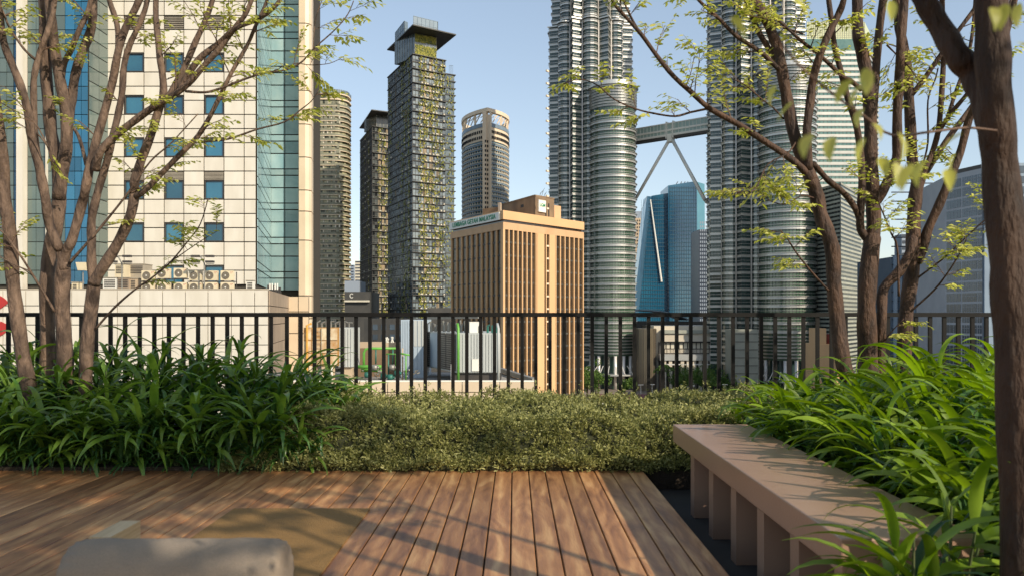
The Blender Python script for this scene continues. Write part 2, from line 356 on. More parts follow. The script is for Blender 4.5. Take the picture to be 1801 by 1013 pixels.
# ------------------------------------------------------------------ railing
RY = 8.6
rail = thing('balcony_railing', (0, RY, .12), 'black metal railing with upright bars along the far edge of the terrace', 'railing')
MB().box(-9.5, 9.5, RY-.03, RY+.03, PZ(557, RY), PZ(549.6, RY)).build('top_rail', M['rail'], rail)
MB().box(-9.5, 9.5, RY-.018, RY+.018, .17, .20).build('bottom_rail', M['rail'], rail)
xs = [194.5 + 25.65*k for k in range(-24, 12)] + [504.6 + 24.34*k for k in range(0, 18)] + [942.5 + 24.76*k for k in range(0, 52)]
for px in xs:
    boxobj('upright', .037, .030, PZ(557, RY)-.124, M['rail'], (PX(px, RY), RY, (PZ(557, RY)+.124)/2), 0, rail)

# ------------------------------------------------------------------ strap-leaved plants
def leaf_mesh(name, L, Wd, droop, elev, matl, n=9, twist=0., side=0.):
    v, f = [], []; a = elev; x = z = y = 0.; ds = L/n
    for i in range(n+1):
        t = i/n; w = Wd/2 * min(1, (t*5)**.7 if t < .2 else 1) * (1-max(0, (t-.35)/.65)**1.7)
        if i == 0: w = Wd*.12
        if i == n: w = .0008
        fold = .35*w; ca, sa = math.cos(a), math.sin(a); tw = twist*t
        for sgn in (-1, 0, 1):
            oy = sgn*w*math.cos(tw); oz = abs(sgn)*fold + sgn*w*math.sin(tw)
            v.append((x - sa*oz, y+oy, z + ca*oz))
        x += math.cos(a)*ds; z += math.sin(a)*ds; y += side*t*ds
        a -= droop/n*(.5+1.2*t)
    for i in range(n):
        for j in (0, 1):
            p = i*3+j; f.append((p, p+1, p+4, p+3))
    me = bpy.data.meshes.new(name); me.from_pydata(v, [], f); me.materials.append(matl)
    me.polygons.foreach_set('use_smooth', [True]*len(f)); me.update(); return me
def leaf_set(matl, rs, n=18, lo=.38, hi=.62):
    out = []
    for i in range(n):
        out.append(leaf_mesh('leaf', rs.uniform(lo, hi), rs.uniform(.044, .07), rs.uniform(1.0, 2.4), rs.uniform(.25, 1.1), matl,
                             twist=rs.uniform(-.8, .8), side=rs.uniform(-.3, .3)))
    return out
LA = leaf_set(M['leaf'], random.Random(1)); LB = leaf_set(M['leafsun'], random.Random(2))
def mesh_np(me):
    a = np.empty(len(me.vertices)*3, 'f'); me.vertices.foreach_get('co', a); return a.reshape(-1, 3)
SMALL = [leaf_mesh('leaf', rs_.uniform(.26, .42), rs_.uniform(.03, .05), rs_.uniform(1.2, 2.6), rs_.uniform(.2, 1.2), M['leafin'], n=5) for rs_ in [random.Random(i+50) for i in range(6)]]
SMALL_NP = [(mesh_np(m), [tuple(p.vertices) for p in m.polygons]) for m in SMALL]
SMALL_BY = {id(m): m for m in SMALL}
def plant(x, y, z0, h, spread, n_leaf, seed, label, group, leaves=LA, inner=90, canes=6, sc_=1.12, lean=None):
    rs = random.Random(seed)
    root = thing('strap_leaf_plant', (x, y, z0), label, 'plant', group)
    cm = MB(); pts = []
    for c in range(canes):
        a = 2*math.pi*(c+rs.random()*.7)/canes; hh = h*rs.uniform(.55, 1.0); sp = spread*rs.uniform(.3, 1.0)
        if c == 0: sp *= .2; hh = h
        cp = [Vector((x + math.cos(a)*sp*t**1.3, y + math.sin(a)*sp*t**1.3, z0 - .02 + hh*t)) for t in (0, .35, .7, 1)]
        cm.tube(cp, [.011, .010, .008, .004], 5); pts.append((cp, hh))
    cm.build('cane', M['cane'], root)
    for i in range(n_leaf):
        cp, hh = pts[i % canes]; k = i//canes; kk = max(1, n_leaf//canes)
        t = 1 - .62*(k/kk)*rs.uniform(.8, 1.1); t = max(.15, min(1, t)); s = t*3; j = min(2, int(s)); q = cp[j].lerp(cp[j+1], s-j)
        az = k*2.4 + rs.uniform(-.5, .5) + (i % canes)
        if lean is not None and rs.random() < .5: az = lean + rs.uniform(-.7, .7)
        el = rs.uniform(-.1, .15) + (t-.6)*1.1
        m_ = Matrix.Translation(q) @ Matrix.Rotation(az, 4, 'Z') @ Matrix.Rotation(-el, 4, 'Y') @ Matrix.Scale(rs.uniform(.75, 1.12)*sc_*(1.0 if t < .9 else .8), 4)
        o = bpy.data.objects.new('leaf', rs.choice(leaves)); C.objects.link(o); o.matrix_basis = m_; setparent(o, root)
    V, Fc, nn = [], [], 0
    for i in range(inner):
        cp, hh = pts[rs.randrange(canes)]; t = rs.uniform(.03, .85); s = t*3; j = min(2, int(s)); q = cp[j].lerp(cp[j+1], s-j)
        q = q + Vector((rs.uniform(-.1, .1), rs.uniform(-.1, .1), 0))
        m_ = np.array(Matrix.Translation(q) @ Matrix.Rotation(rs.uniform(0, 6.3), 4, 'Z') @ Matrix.Rotation(rs.uniform(-.7, .5), 4, 'Y') @ Matrix.Scale(rs.uniform(.7, 1.15)*sc_, 4))
        a, ff = SMALL_NP[rs.randrange(6)]; V.append(a @ m_[:3, :3].T + m_[:3, 3]); Fc += [tuple(nn+e for e in f) for f in ff]; nn += len(a)
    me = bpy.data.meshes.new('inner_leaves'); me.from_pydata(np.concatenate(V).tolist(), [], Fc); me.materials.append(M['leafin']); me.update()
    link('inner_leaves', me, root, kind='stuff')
    return root
sd = 100
ORD = ['first','second','third','fourth','fifth','sixth','seventh','eighth','ninth','tenth','eleventh','twelfth']
LG = {'f': ('dark green plant arching over the deck edge, %s from left in the left front row', 'strap plants along the front of the left bed'),
      'm': ('green plant between the left tree trunks, %s from left in the middle row', 'strap plants in the middle of the left bed'),
      'b': ('long-leaved plant against the railing, %s from left in the left back row', 'strap plants at the back of the left bed')}
for i in range(10):                                  # front row: low, spilling over the boards
    X = -5.4 + i*.37 + RNG.uniform(-.05, .05); plant(X, 6.90+RNG.uniform(-.05, .06), .03, .46, .30, 54, sd, LG['f'][0] % ORD[i], LG['f'][1]); sd += 1
for i in range(10):
    X = -5.0 + i*.355; plant(X, 6.79, .03, .20, .20, 26, sd, 'low dark green plant spilling on the boards, %s from left at the deck edge' % ORD[i], 'low strap plants at the deck edge', inner=60, canes=5, sc_=.85); sd += 1
for i in range(9):
    X = -5.6 + i*.45 + RNG.uniform(-.06, .06); plant(X, 7.42+RNG.uniform(-.08, .08), .03, .78, .3, 46, sd, LG['m'][0] % ORD[i], LG['m'][1], lean=(-.3 if i > 5 else None)); sd += 1
for i in range(11):
    X = -6.2 + i*.43 + RNG.uniform(-.06, .06); plant(X, 8.0+RNG.uniform(-.1, .1), .03, .93 if i < 9 else .7, .3, 44, sd, LG['b'][0] % ORD[i], LG['b'][1]); sd += 1
tb_ = plant(-1.72, 7.75, .03, .42, .2, 26, sd, 'small strap-leaved plant at the right end of the left bed, over the pale shrubs', None); sd += 1
RG = {'bench': ('light green plant leaning over the bench, %s along from its far end', 'strap plants behind the bench'),
      'mid': ('tall light green plant mid right bed, %s counted from the railing', 'strap plants in the middle of the right bed'),
      'rear': ('light green plant by the right-hand trunks, %s at the railing end', 'strap plants at the far end of the right bed')}
for i, (X, Y, h) in enumerate([(2.18,6.35,.55),(2.12,5.75,.62),(2.22,5.2,.66),(2.14,4.65,.6),(2.2,4.15,.62),(2.16,3.65,.55),(2.1,3.2,.5)]):
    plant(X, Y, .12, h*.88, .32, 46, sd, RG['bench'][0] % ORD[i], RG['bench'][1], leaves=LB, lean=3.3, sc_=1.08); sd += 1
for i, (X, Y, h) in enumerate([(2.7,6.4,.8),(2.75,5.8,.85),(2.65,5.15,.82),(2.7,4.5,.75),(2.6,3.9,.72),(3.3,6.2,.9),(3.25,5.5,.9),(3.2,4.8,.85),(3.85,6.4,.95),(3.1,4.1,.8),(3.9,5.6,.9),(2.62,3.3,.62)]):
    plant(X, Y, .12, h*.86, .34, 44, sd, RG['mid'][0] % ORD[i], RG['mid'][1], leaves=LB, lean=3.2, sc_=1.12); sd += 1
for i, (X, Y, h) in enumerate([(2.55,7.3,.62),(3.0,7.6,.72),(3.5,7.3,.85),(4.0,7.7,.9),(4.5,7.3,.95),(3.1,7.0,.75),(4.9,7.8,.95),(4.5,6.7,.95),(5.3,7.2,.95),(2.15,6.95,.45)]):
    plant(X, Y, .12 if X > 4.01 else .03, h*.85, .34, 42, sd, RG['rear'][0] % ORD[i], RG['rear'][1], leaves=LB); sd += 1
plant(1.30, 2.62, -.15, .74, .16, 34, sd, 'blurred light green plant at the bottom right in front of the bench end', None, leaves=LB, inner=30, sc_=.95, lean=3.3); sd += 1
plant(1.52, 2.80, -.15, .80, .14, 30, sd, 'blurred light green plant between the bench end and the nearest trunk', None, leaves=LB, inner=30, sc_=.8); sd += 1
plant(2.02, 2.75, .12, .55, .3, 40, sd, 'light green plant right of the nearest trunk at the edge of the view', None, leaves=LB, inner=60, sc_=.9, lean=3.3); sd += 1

# ------------------------------------------------------------------ pale clipped shrubs
def hz(x, y):
    t = np.clip((y-6.62)/.42, 0, 1); s = t*t*(3-2*t)
    e = np.clip((x+2.55)/.45, 0, 1); e = e*e*(3-2*e)
    top = .375 + .035*np.sin(x*3.1+1) + .03*np.sin(x*7.3+y*4) + .03*np.sin(y*6-x*2.2) + .05*np.clip((y-7.2)/1.2, 0, 1)
    return .02 + top*(.12+.88*s)*(.35+.65*e)
gx = np.linspace(-2.85, 3.0, 118); gy = np.linspace(6.66, 8.5, 38)
b = MB()
for yy in gy:
    for xx in gx:
        z = float(hz(xx, yy)) - .06 + RNG.uniform(-.02, .02); b.v.append((xx, yy + (.08 if yy < 6.7 else 0), max(-.1, z) if yy > 6.68 else -.1))
for j in range(len(gy)-1):
    for i in range(len(gx)-1):
        a = j*len(gx)+i; b.f.append((a, a+1, a+1+len(gx), a+len(gx)))
hedge = thing('low_shrubs', (0, 7.5, 0), 'mass of low pale olive-green shrubs between the deck edge and the railing', 'shrubs', kind='stuff')
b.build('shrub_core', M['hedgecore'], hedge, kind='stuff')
def leaf_cloud(Pn, D, N, L, Wd, droop=.12, fold=.18):
    """numpy: one folded six-point leaf per row"""
    S = np.cross(D, N); S /= np.linalg.norm(S, axis=1, keepdims=True)+1e-9
    Nn = np.cross(S, D); L = L[:, None]; Wd = Wd[:, None]
    down = np.array([0, 0, -1.0])
    def pt(t, w): return Pn + D*L*t + S*Wd*w + Nn*np.abs(w)*Wd*fold + down*L*droop*t*t
    V = np.stack([pt(0, 0), pt(.32, -.5), pt(.7, -.38), pt(1, 0), pt(.7, .38), pt(.32, .5)], 1).reshape(-1, 3)
    n = len(Pn); base = (np.arange(n)*6)[:, None]
    Fq = np.concatenate([base+np.array([[0, 1, 2, 3]]), base+np.array([[0, 3, 4, 5]])], 1).reshape(-1, 4)
    return V, Fq
def np_mesh(name, V, Fq, matl):
    me = bpy.data.meshes.new(name); me.vertices.add(len(V)); me.vertices.foreach_set('co', V.astype('f').ravel())
    nf = len(Fq); me.loops.add(nf*4); me.loops.foreach_set('vertex_index', Fq.astype('i').ravel())
    me.polygons.add(nf); me.polygons.foreach_set('loop_start', np.arange(0, nf*4, 4, dtype='i'))
    me.update(calc_edges=True); me.validate(); me.materials.append(matl); return me
ns = 17000
sx = RNG.uniform(-2.5, 2.95, ns); r_ = RNG.random(ns); sy = np.where(r_ < .45, 6.62+RNG.beta(1.3, 2, ns)*.55, RNG.uniform(6.9, 8.45, ns))
sz = hz(sx, sy)
fr = (sy < 7.1); sz = np.where(fr & (RNG.random(ns) < .5), sz*RNG.uniform(.35, 1, ns), sz)
clump = np.sin(sx*9+np.sin(sy*7)*2)*np.sin(sy*11+sx*3)+.6*np.sin(sx*21+sz*17)*np.sin(sy*19+sz*13); sz += clump*.030; sy = sy - (sy < 7.1)*clump*.035; sz += 0 + RNG.uniform(-.03, .05, ns)*(RNG.random(ns) < .6)
tall = (RNG.random(ns) < .03) & (sy > 6.95); sz += tall*RNG.uniform(.03, .11, ns)
per = 7; n_ = ns*per
base = np.repeat(np.stack([sx, sy, sz], 1), per, 0); kidx = np.tile(np.arange(per), ns)
az = RNG.uniform(0, 6.283, n_); el = RNG.uniform(.1, 1.35, n_)
outw = np.repeat(np.where(sy < 7.0, -.9, 0.0), per)
D = np.stack([np.cos(az)*np.cos(el), np.sin(az)*np.cos(el)+outw*.8, np.sin(el)], 1); D /= np.linalg.norm(D, axis=1, keepdims=True)
base[:, 2] += kidx*.006-.02; base += RNG.normal(0, .006, base.shape)
N = RNG.normal(0, 1, (n_, 3))
V, Fq = leaf_cloud(base, D, N, RNG.uniform(.018, .046, n_), RNG.uniform(.007, .016, n_))
link('shrub_leaves', np_mesh('shrub_leaves', V, Fq, M['hedge']), hedge, kind='stuff')

# ------------------------------------------------------------------ trees
def smooth(pts, sub=5):
    pts = [Vector(p) for p in pts]; out = []
    for i in range(len(pts)-1):
        p0 = pts[max(0, i-1)]; p1 = pts[i]; p2 = pts[i+1]; p3 = pts[min(len(pts)-1, i+2)]
        for j in range(sub):
            t = j/sub; out.append(.5*((2*p1) + (p2-p0)*t + (2*p0-5*p1+4*p2-p3)*t*t + (3*p1-p0-3*p2+p3)*t**3))
    out.append(pts[-1]); return out
class Tree:
    def __init__(s, name, loc, label, barkm, seed, leaf=(.04, .068), dens=.9, group=None):
        s.root = thing(name, loc, label, 'tree', group); s.bm = barkm; s.rs = random.Random(seed)
        s.tw = MB(); s.LP = []; s.LD = []; s.LL = []; s.leaf = leaf; s.dens = dens
    def limb(s, px, r0, r1, Y0, Y1, name='branch', sub=4, n=12, sprays=0, crown=0, t0=.3, base=None, spl=(.16, .34)):
        m = len(px); dep = [Y0 + (Y1-Y0)*(i/(m-1)) + (s.rs.uniform(-.03, .03) if 0 < i < m-1 else 0) for i in range(m)]
        pts = [P(a, b_, y) for (a, b_), y in zip(px, dep)]
        if base is not None: pts.insert(0, Vector((pts[0].x + (pts[0].x-pts[1].x)*.25, pts[0].y, base)))
        return s.limb3(pts, r0*Y0/F, r1*Y1/F, name, sub, n, sprays, crown, t0, spl)
    def limb3(s, pts, r0, r1, name, sub=4, n=12, sprays=0, crown=0, t0=.3, spl=(.16, .34)):
        q = smooth(pts, sub); k = len(q); ph = s.rs.uniform(0, 9)
        r0 *= .9; r1 *= .92; rad = [(r0 + (r1-r0)*(i/(k-1))) * (1 + .05*math.sin(i*1.1+ph) + s.rs.uniform(-.03, .03)) for i in range(k)]
        if name == 'trunk': rad[0] *= 1.25
        if not crown and r1 > .012:
            e_ = (q[-1]-q[-2]).normalized(); q = q + [q[-1]+e_*rad[-1]*.45, q[-1]+e_*rad[-1]*.8]; rad = rad + [rad[-1]*.85, rad[-1]*.35]
        if name == 'twig': s.tw.tube(q, rad, 5)
        else: MB().tube(q, rad, n).build(name, s.bm, s.root, True)
        for i in range(sprays):
            t = t0 + (1-t0)*(i+s.rs.random())/sprays; j = min(k-2, int(t*(k-1)))
            d = (q[j+1]-q[j]).normalized(); a = s.rs.uniform(0, 6.283)
            side = d.orthogonal().normalized(); side = Matrix.Rotation(a, 3, d) @ side; side.z *= .6
            s.twig(q[j], (d*.55 + side).normalized(), s.rs.uniform(*spl), rad[j]*.5)
        if crown: s.crown(q[-1], (q[-1]-q[-2]).normalized(), rad[-1], crown)
        return q
    def spray(s, p, d, l, r=.0022):
        d = d.normalized(); pts = []
        for i in range(5):
            t = i/4; pts.append(p + d*l*t + Vector((0, 0, -.12*l*t*t)))
        s.tw.tube(pts, [r*(1-.7*i/4) for i in range(5)], 3, False)
        nl = max(4, int(l/.026*s.dens)); lat = d.cross(Vector((0, 0, 1)))
        if lat.length < .2: lat = Vector((1, 0, 0))
        lat.normalize()
        for i in range(nl):
            t = .15+.85*(i+.5)/nl; q = p + d*l*t + Vector((0, 0, -.12*l*t*t)); sg = 1 if i % 2 else -1
            dd = d*s.rs.uniform(.5, .9) + lat*sg*s.rs.uniform(.5, 1.0) + Vector((0, 0, s.rs.uniform(-.55, .1)))
            s.LP.append(tuple(q)); s.LD.append(tuple(dd.normalized())); s.LL.append(s.rs.uniform(*s.leaf))
    def twig(s, p, d, l, r=.004):
        r = min(.006, max(.0022, r)); e = p + d*l + Vector((0, 0, .12*l)); m_ = p.lerp(e, .5) + Vector([s.rs.uniform(-.06, .06)*l for _ in range(3)])
        s.tw.tube(smooth([p, m_, e], 3), [r*(1-.6*i/6) for i in range(7)], 4, False)
        for k in range(s.rs.randint(5, 7)):
            t = .2 + .8*k/6; q = p.lerp(e, min(1, t)); a = s.rs.uniform(-1.1, 1.1)
            dd = Matrix.Rotation(a, 3, 'Z') @ Vector((d.x, d.y, d.z*.5 + s.rs.uniform(-.1, .3))); s.spray(q, dd, s.rs.uniform(.10, .22))
    def crown(s, p, d, r, lev):
        l = s.rs.uniform(.55, .85)*(.75**(3-lev)) * 1.1; e = p + (d + Vector((s.rs.uniform(-.15, .15), s.rs.uniform(-.15, .15), .1))).normalized()*l
        m_ = p.lerp(e, .5) + Vector([s.rs.uniform(-.05, .05) for _ in range(3)])
        q = smooth([p, m_, e], 3); s.tw.tube(q, [r*(1-.3*i/6) for i in range(7)], 6, False)
        for i in range(2): s.twig(q[s.rs.randint(2, 6)], Vector((s.rs.uniform(-1, 1), s.rs.uniform(-1, 1), s.rs.uniform(-.1, .6))).normalized(), s.rs.uniform(.2, .4))
        if lev <= 0:
            for i in range(3): s.twig(e, (d + Vector((s.rs.uniform(-1, 1), s.rs.uniform(-1, 1), s.rs.uniform(-.3, .7)))).normalized(), s.rs.uniform(.22, .42))
            return
        for i in range(3 if lev > 1 else 2):
            a = s.rs.uniform(.35, .8); ax = Vector((s.rs.uniform(-1, 1), s.rs.uniform(-1, 1), .1)).normalized()
            s.crown(e, (Matrix.Rotation(a, 3, ax) @ d).normalized(), r*.68, lev-1)
    def done(s, parts=0):
        s.tw.build('twigs', M['twig'], s.root, True, kind='stuff')
        Pn = np.array(s.LP); D = np.array(s.LD); L = np.array(s.LL); n = len(L)
        N = np.tile([0, 0, 1.0], (n, 1)) + RNG.normal(0, .45, (n, 3))
        V, Fq = leaf_cloud(Pn, D, N, L, L*RNG.uniform(.38, .5, n), .22, .3)
        link('foliage', np_mesh('foliage', V, Fq, M['treeleaf']), s.root, kind='stuff')
        return n

# left pair of many-stemmed trees
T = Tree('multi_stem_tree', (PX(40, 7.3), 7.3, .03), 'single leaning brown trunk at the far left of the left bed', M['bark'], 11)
T.limb([(52,690),(43,642),(30,555),(22,488),(17,404),(8,354),(6,302),(2,252),(-6,200),(-14,120),(-30,20),(-40,-60)], 15, 8, 7.3, 7.1, 'trunk', sprays=2, crown=2, t0=.5, base=0)
T.limb([(14,380),(2,345),(-12,330),(-60,290),(-120,210)], 6, 3, 7.25, 7.0, sprays=5, crown=1)
T.done()
T = Tree('multi_stem_tree', (PX(110, 7.6), 7.6, .03), 'large many-stemmed tree with mottled brown bark in the left bed', M['bark'], 12)
T.limb([(116,690),(114,622),(109,521),(112,461)], 15.5, 13.5, 7.5, 7.5, 'trunk', n=16, base=0)
T.limb([(110,475),(118,440),(127,421),(144,360),(150,335),(161,278),(181,208),(198,144),(208,91),(221,50),(245,0),(262,-60)], 10, 6, 7.5, 7.3, sprays=2, crown=2, t0=.5)
T.limb([(208,98),(206,45),(192,0),(183,-50)], 5.5, 4.5, 7.33, 7.4, crown=2)
T.limb([(112,475),(107,442),(101,431),(87,394),(80,350),(73,315),(67,285),(55,242),(50,201),(37,154),(20,111),(7,77),(0,33),(-10,-40)], 10, 6, 7.48, 7.2, sprays=3, crown=2, t0=.4)
T.limb([(68,290),(61,235),(60,200),(59,150),(62,125),(69,97),(80,67),(92,27),(100,-40)], 6.5, 5, 7.4, 7.5, sprays=2, crown=2, t0=.4)
T.limb([(84,690),(84,605),(83,508),(87,447),(101,387),(104,339),(101,285),(90,235),(86,188),(81,134),(79,84),(78,34),(74,-40)], 15, 9, 7.75, 7.7, 'trunk', n=16, sprays=2, crown=2, t0=.6, base=0)
T.limb([(103,350),(112,290),(117,252),(117,208),(112,174),(104,134),(97,94),(92,50),(86,0),(80,-60)], 12, 8, 7.72, 7.6, n=14, crown=2)
T.limb([(116,245),(121,208),(127,168),(132,134),(144,94),(158,60),(163,27),(163,-50)], 9.5, 7.5, 7.70, 7.8, n=14, crown=2, sprays=2)
T.limb([(108,145),(112,115),(124,90),(141,50),(156,17),(170,-50)], 6, 4.5, 7.66, 7.5, crown=2, sprays=2)
T.limb([(64,107),(50,95),(37,80),(17,50),(2,15),(-20,-20)], 2.6, 1.6, 7.45, 7.2, 'branch', n=6, sprays=5)
T.limb([(96,548),(77,515),(54,478),(34,447),(3,407),(-30,390)], 2.8, 1.2, 7.45, 7.0, 'branch', n=6, sprays=6, t0=.35)
T.limb([(53,477),(30,468),(0,452),(-25,440)], 1.6, .9, 7.25, 7.1, 'branch', n=5, sprays=4)
T.limb([(121,464),(154,427),(188,387),(225,340),(264,285),(301,252),(348,201)], 3, 1, 7.45, 7.1, 'branch', n=6, sprays=8, t0=.3)
T.limb([(225,340),(240,330),(262,310),(290,300)], 1.4, .8, 7.3, 7.2, 'branch', n=5, sprays=4)
T.limb([(152,290),(145,262),(138,240),(129,225)], 4, 3, 7.5, 7.7, 'branch', n=8)
T.limb([(65,235),(75,246),(84,258),(60,215),(25,195),(0,180)], 1.6, 1, 7.4, 7.0, 'branch', n=5, sprays=3)
n1 = T.done()
T = Tree('multi_stem_tree', (PX(158, 7.4), 7.4, .03), 'many-stemmed tree whose long branches spread right across the cream office tower', M['bark'], 13)
T.limb([(150,680),(154,595),(161,538),(166,494)], 13, 12, 7.4, 7.4, 'trunk', n=16, base=0)
T.limb([(165,500),(161,461),(161,421),(161,387),(168,354),(177,320),(188,285),(198,242),(208,201),(215,161),(218,117),(228,80),(242,50),(258,7),(268,-60)], 9, 4.5, 7.4, 7.3, sprays=4, crown=2, t0=.4)
T.limb([(165,500),(174,481),(198,444),(218,407),(231,374),(237,337),(237,319),(250,278),(264,242),(277,201),(287,168),(286,134),(281,101),(277,60),(274,20),(276,-50)], 11, 5, 7.38, 7.2, n=14, sprays=5, crown=2, t0=.4)
T.limb([(240,345),(254,336),(281,309),(314,275),(344,245),(364,215),(388,168),(408,127),(435,80),(448,50),(470,0),(480,-40)], 6, 2.6, 7.3, 7.0, sprays=10, crown=1, t0=.25)
T.limb([(168,300),(176,268),(200,242),(234,215),(267,191),(301,171),(331,148),(358,117),(388,84),(415,47),(435,20),(455,-40)], 8, 4, 7.35, 7.0, sprays=7, crown=2, t0=.3)
T.limb([(296,172),(306,155),(324,121),(344,74),(361,37),(374,0),(385,-50)], 7, 4.5, 7.2, 7.3, sprays=3, crown=2)
T.limb([(315,160),(348,107),(388,74),(415,50),(455,33),(488,7),(520,-50)], 6.5, 3.4, 7.18, 6.9, sprays=6, crown=1)
T.limb([(326,161),(360,163),(388,156),(435,138),(470,128),(500,124),(530,110),(551,87),(588,54),(611,27),(622,2)], 2.6, .9, 7.15, 6.8, 'branch', n=6, sprays=8, t0=.15)
T.limb([(551,87),(552,60),(556,30),(565,5),(575,-20)], 1.2, .7, 6.85, 6.9, 'branch', n=5, sprays=3, spl=(.1, .2))
T.limb([(500,124),(520,112),(545,115),(580,112),(605,100)], 1.1, .6, 6.9, 6.85, 'branch', n=5, sprays=4, spl=(.1, .2))
T.limb([(351,250),(401,245),(452,228),(500,215),(527,195),(548,178),(560,160)], 2.3, .7, 7.2, 6.9, 'branch', n=6, sprays=8, t0=.15, spl=(.1, .24))
T.limb([(168,578),(201,541),(235,511),(268,488),(300,461),(330,425),(352,395),(366,350)], 2.6, .9, 7.38, 7.0, 'branch', n=6, sprays=6, t0=.3, spl=(.12, .24))
T.limb([(300,461),(330,440),(360,420),(385,405)], 1.2, .6, 7.1, 7.0, 'branch', n=5, sprays=3, spl=(.1, .2))
T.limb([(404,130),(392,105),(380,80),(383,40)], 1.3, .8, 7.15, 7.2, 'branch', n=5, sprays=2)
n2 = T.done()

# right-hand trees in the far end of the right bed
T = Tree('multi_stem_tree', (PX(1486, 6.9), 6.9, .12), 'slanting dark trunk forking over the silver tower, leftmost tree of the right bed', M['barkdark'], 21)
T.limb([(1500,700),(1484,642),(1474,572),(1467,505),(1465,447),(1457,414),(1444,380),(1437,347),(1428,319)], 15, 13, 6.9, 6.9, 'trunk', n=16, base=0.05)
T.limb([(1428,319),(1412,280),(1396,235),(1386,185),(1378,140),(1370,95),(1358,60),(1342,25),(1325,-5),(1310,-60)], 13, 8, 6.9, 7.1, n=14, sprays=3, crown=2)
T.limb([(1422,300),(1419,235),(1425,180),(1430,140),(1443,95),(1460,55),(1475,25),(1484,0),(1496,-60)], 9, 5.5, 6.9, 6.7, n=12, sprays=3, crown=2)
T.limb([(1376,130),(1365,118),(1335,90),(1295,64),(1261,30),(1228,0),(1210,-30)], 5, 2.5, 7.0, 6.7, n=8, sprays=8, crown=0)
T.limb([(1373,118),(1348,80),(1328,44),(1312,0),(1300,-50)], 6, 4.5, 7.0, 7.2, n=8, sprays=3, crown=2)
T.limb([(1418,305),(1400,287),(1374,268),(1334,242),(1300,220),(1248,191),(1214,161),(1184,134),(1154,97),(1127,60),(1100,30),(1080,7),(1065,-25)], 7, 2.6, 6.9, 6.5, n=10, sprays=12, t0=.2, spl=(.12, .28))
T.limb([(1127,60),(1112,35),(1098,5),(1090,-20)], 2.4, 1.6, 6.62, 6.7, n=6, sprays=3, spl=(.1, .22))
T.limb([(1248,191),(1215,198),(1187,205),(1150,200),(1118,192),(1080,175),(1050,150),(1020,140),(990,148)], 2.4, .8, 6.72, 6.5, n=6, sprays=9, t0=.15, spl=(.08, .2))
T.limb([(1222,165),(1224,140),(1229,115),(1230,92)], 1.2, .7, 6.7, 6.75, n=5, sprays=3, spl=(.08, .14))
T.limb([(1431,289),(1445,305),(1458,319),(1484,340),(1504,367),(1514,395)], 5.5, 6, 6.9, 7.2, n=10, sprays=1)
T.limb([(1457,511),(1427,478),(1400,444),(1385,420),(1372,405)], 2.3, 1, 6.88, 6.6, n=6, sprays=7, spl=(.12, .24))
T.limb([(1378,210),(1360,190),(1340,175),(1310,150),(1290,140)], 1.8, 1, 7.0, 6.8, n=6, sprays=8)
T.limb([(1400,250),(1385,270),(1350,290),(1330,330),(1310,345)], 1.8, 1, 6.9, 6.6, n=6, sprays=7)
T.limb([(1437,350),(1410,345),(1380,360),(1350,352)], 1.6, .9, 6.9, 6.7, n=6, sprays=5)
T.limb([(1412,60),(1380,50),(1350,35),(1300,25)], 2, 1, 7.0, 6.8, n=6, sprays=7)
T.done()
T = Tree('multi_stem_tree', (PX(1532, 7.2), 7.2, .03), 'thick dark upright trunk with many stems, middle tree of the right bed', M['barkdark'], 22)
T.limb([(1530,690),(1527,622),(1524,555),(1527,488),(1534,420)], 19, 16, 7.2, 7.2, 'trunk', n=18, base=0)
T.limb([(1534,430),(1537,387),(1534,354),(1534,320),(1531,268),(1531,218),(1527,151),(1520,111),(1511,74),(1508,34),(1508,-60)], 14, 10, 7.2, 7.2, n=14, sprays=2, crown=2, t0=.4)
T.limb([(1533,235),(1537,170),(1541,117),(1545,67),(1551,17),(1562,-60)], 8.5, 7, 7.2, 7.4, n=10, sprays=2, crown=2)
T.limb([(1533,430),(1514,404),(1514,364),(1516,320),(1513,268),(1505,215),(1491,174),(1481,134),(1468,84),(1464,50),(1452,-40)], 8, 4.5, 7.2, 7.0, n=10, sprays=4, crown=2, t0=.3)
T.limb([(1515,158),(1495,142),(1481,134),(1441,97),(1411,74),(1384,50),(1350,20)], 5, 2, 7.1, 6.8, n=8, sprays=8)
T.limb([(1552,700),(1549,609),(1551,555),(1554,508),(1581,478),(1600,445),(1606,421)], 10, 9, 7.25, 7.3, 'trunk', n=12, base=0)
T.limb([(1540,355),(1555,332),(1573,290),(1578,268),(1578,201),(1582,134),(1585,67),(1590,10),(1592,-60)], 10, 8, 7.2, 7.1, n=12, sprays=2, crown=2, t0=.4)
T.limb([(1545,340),(1570,325),(1590,310),(1620,290)], 2, 1, 7.2, 7.0, n=6, sprays=5)
T.limb([(1581,521),(1578,437),(1567,410),(1558,387),(1545,350),(1556,320)], 2.3, 1, 7.0, 6.9, n=6, sprays=8, spl=(.12, .26))
T.limb([(1560,80),(1575,95),(1600,120),(1620,150)], 2, 1, 7.3, 7.0, n=6, sprays=4)
T.done()
T = Tree('multi_stem_tree', (PX(1592, 7.5), 7.5, .03), 'dark trunk with fanning stems against the pale sky, right-hand tree behind the nearest trunk', M['barkdark'], 23)
T.limb([(1588,690),(1591,605),(1595,538),(1605,471),(1606,421),(1608,370),(1611,337),(1616,315)], 14, 12, 7.5, 7.5, 'trunk', n=16, base=0)
T.limb([(1615,325),(1605,285),(1602,235),(1598,168),(1593,101),(1582,50),(1578,0),(1572,-60)], 11, 8, 7.5, 7.6, n=12, sprays=2, crown=2, t0=.4)
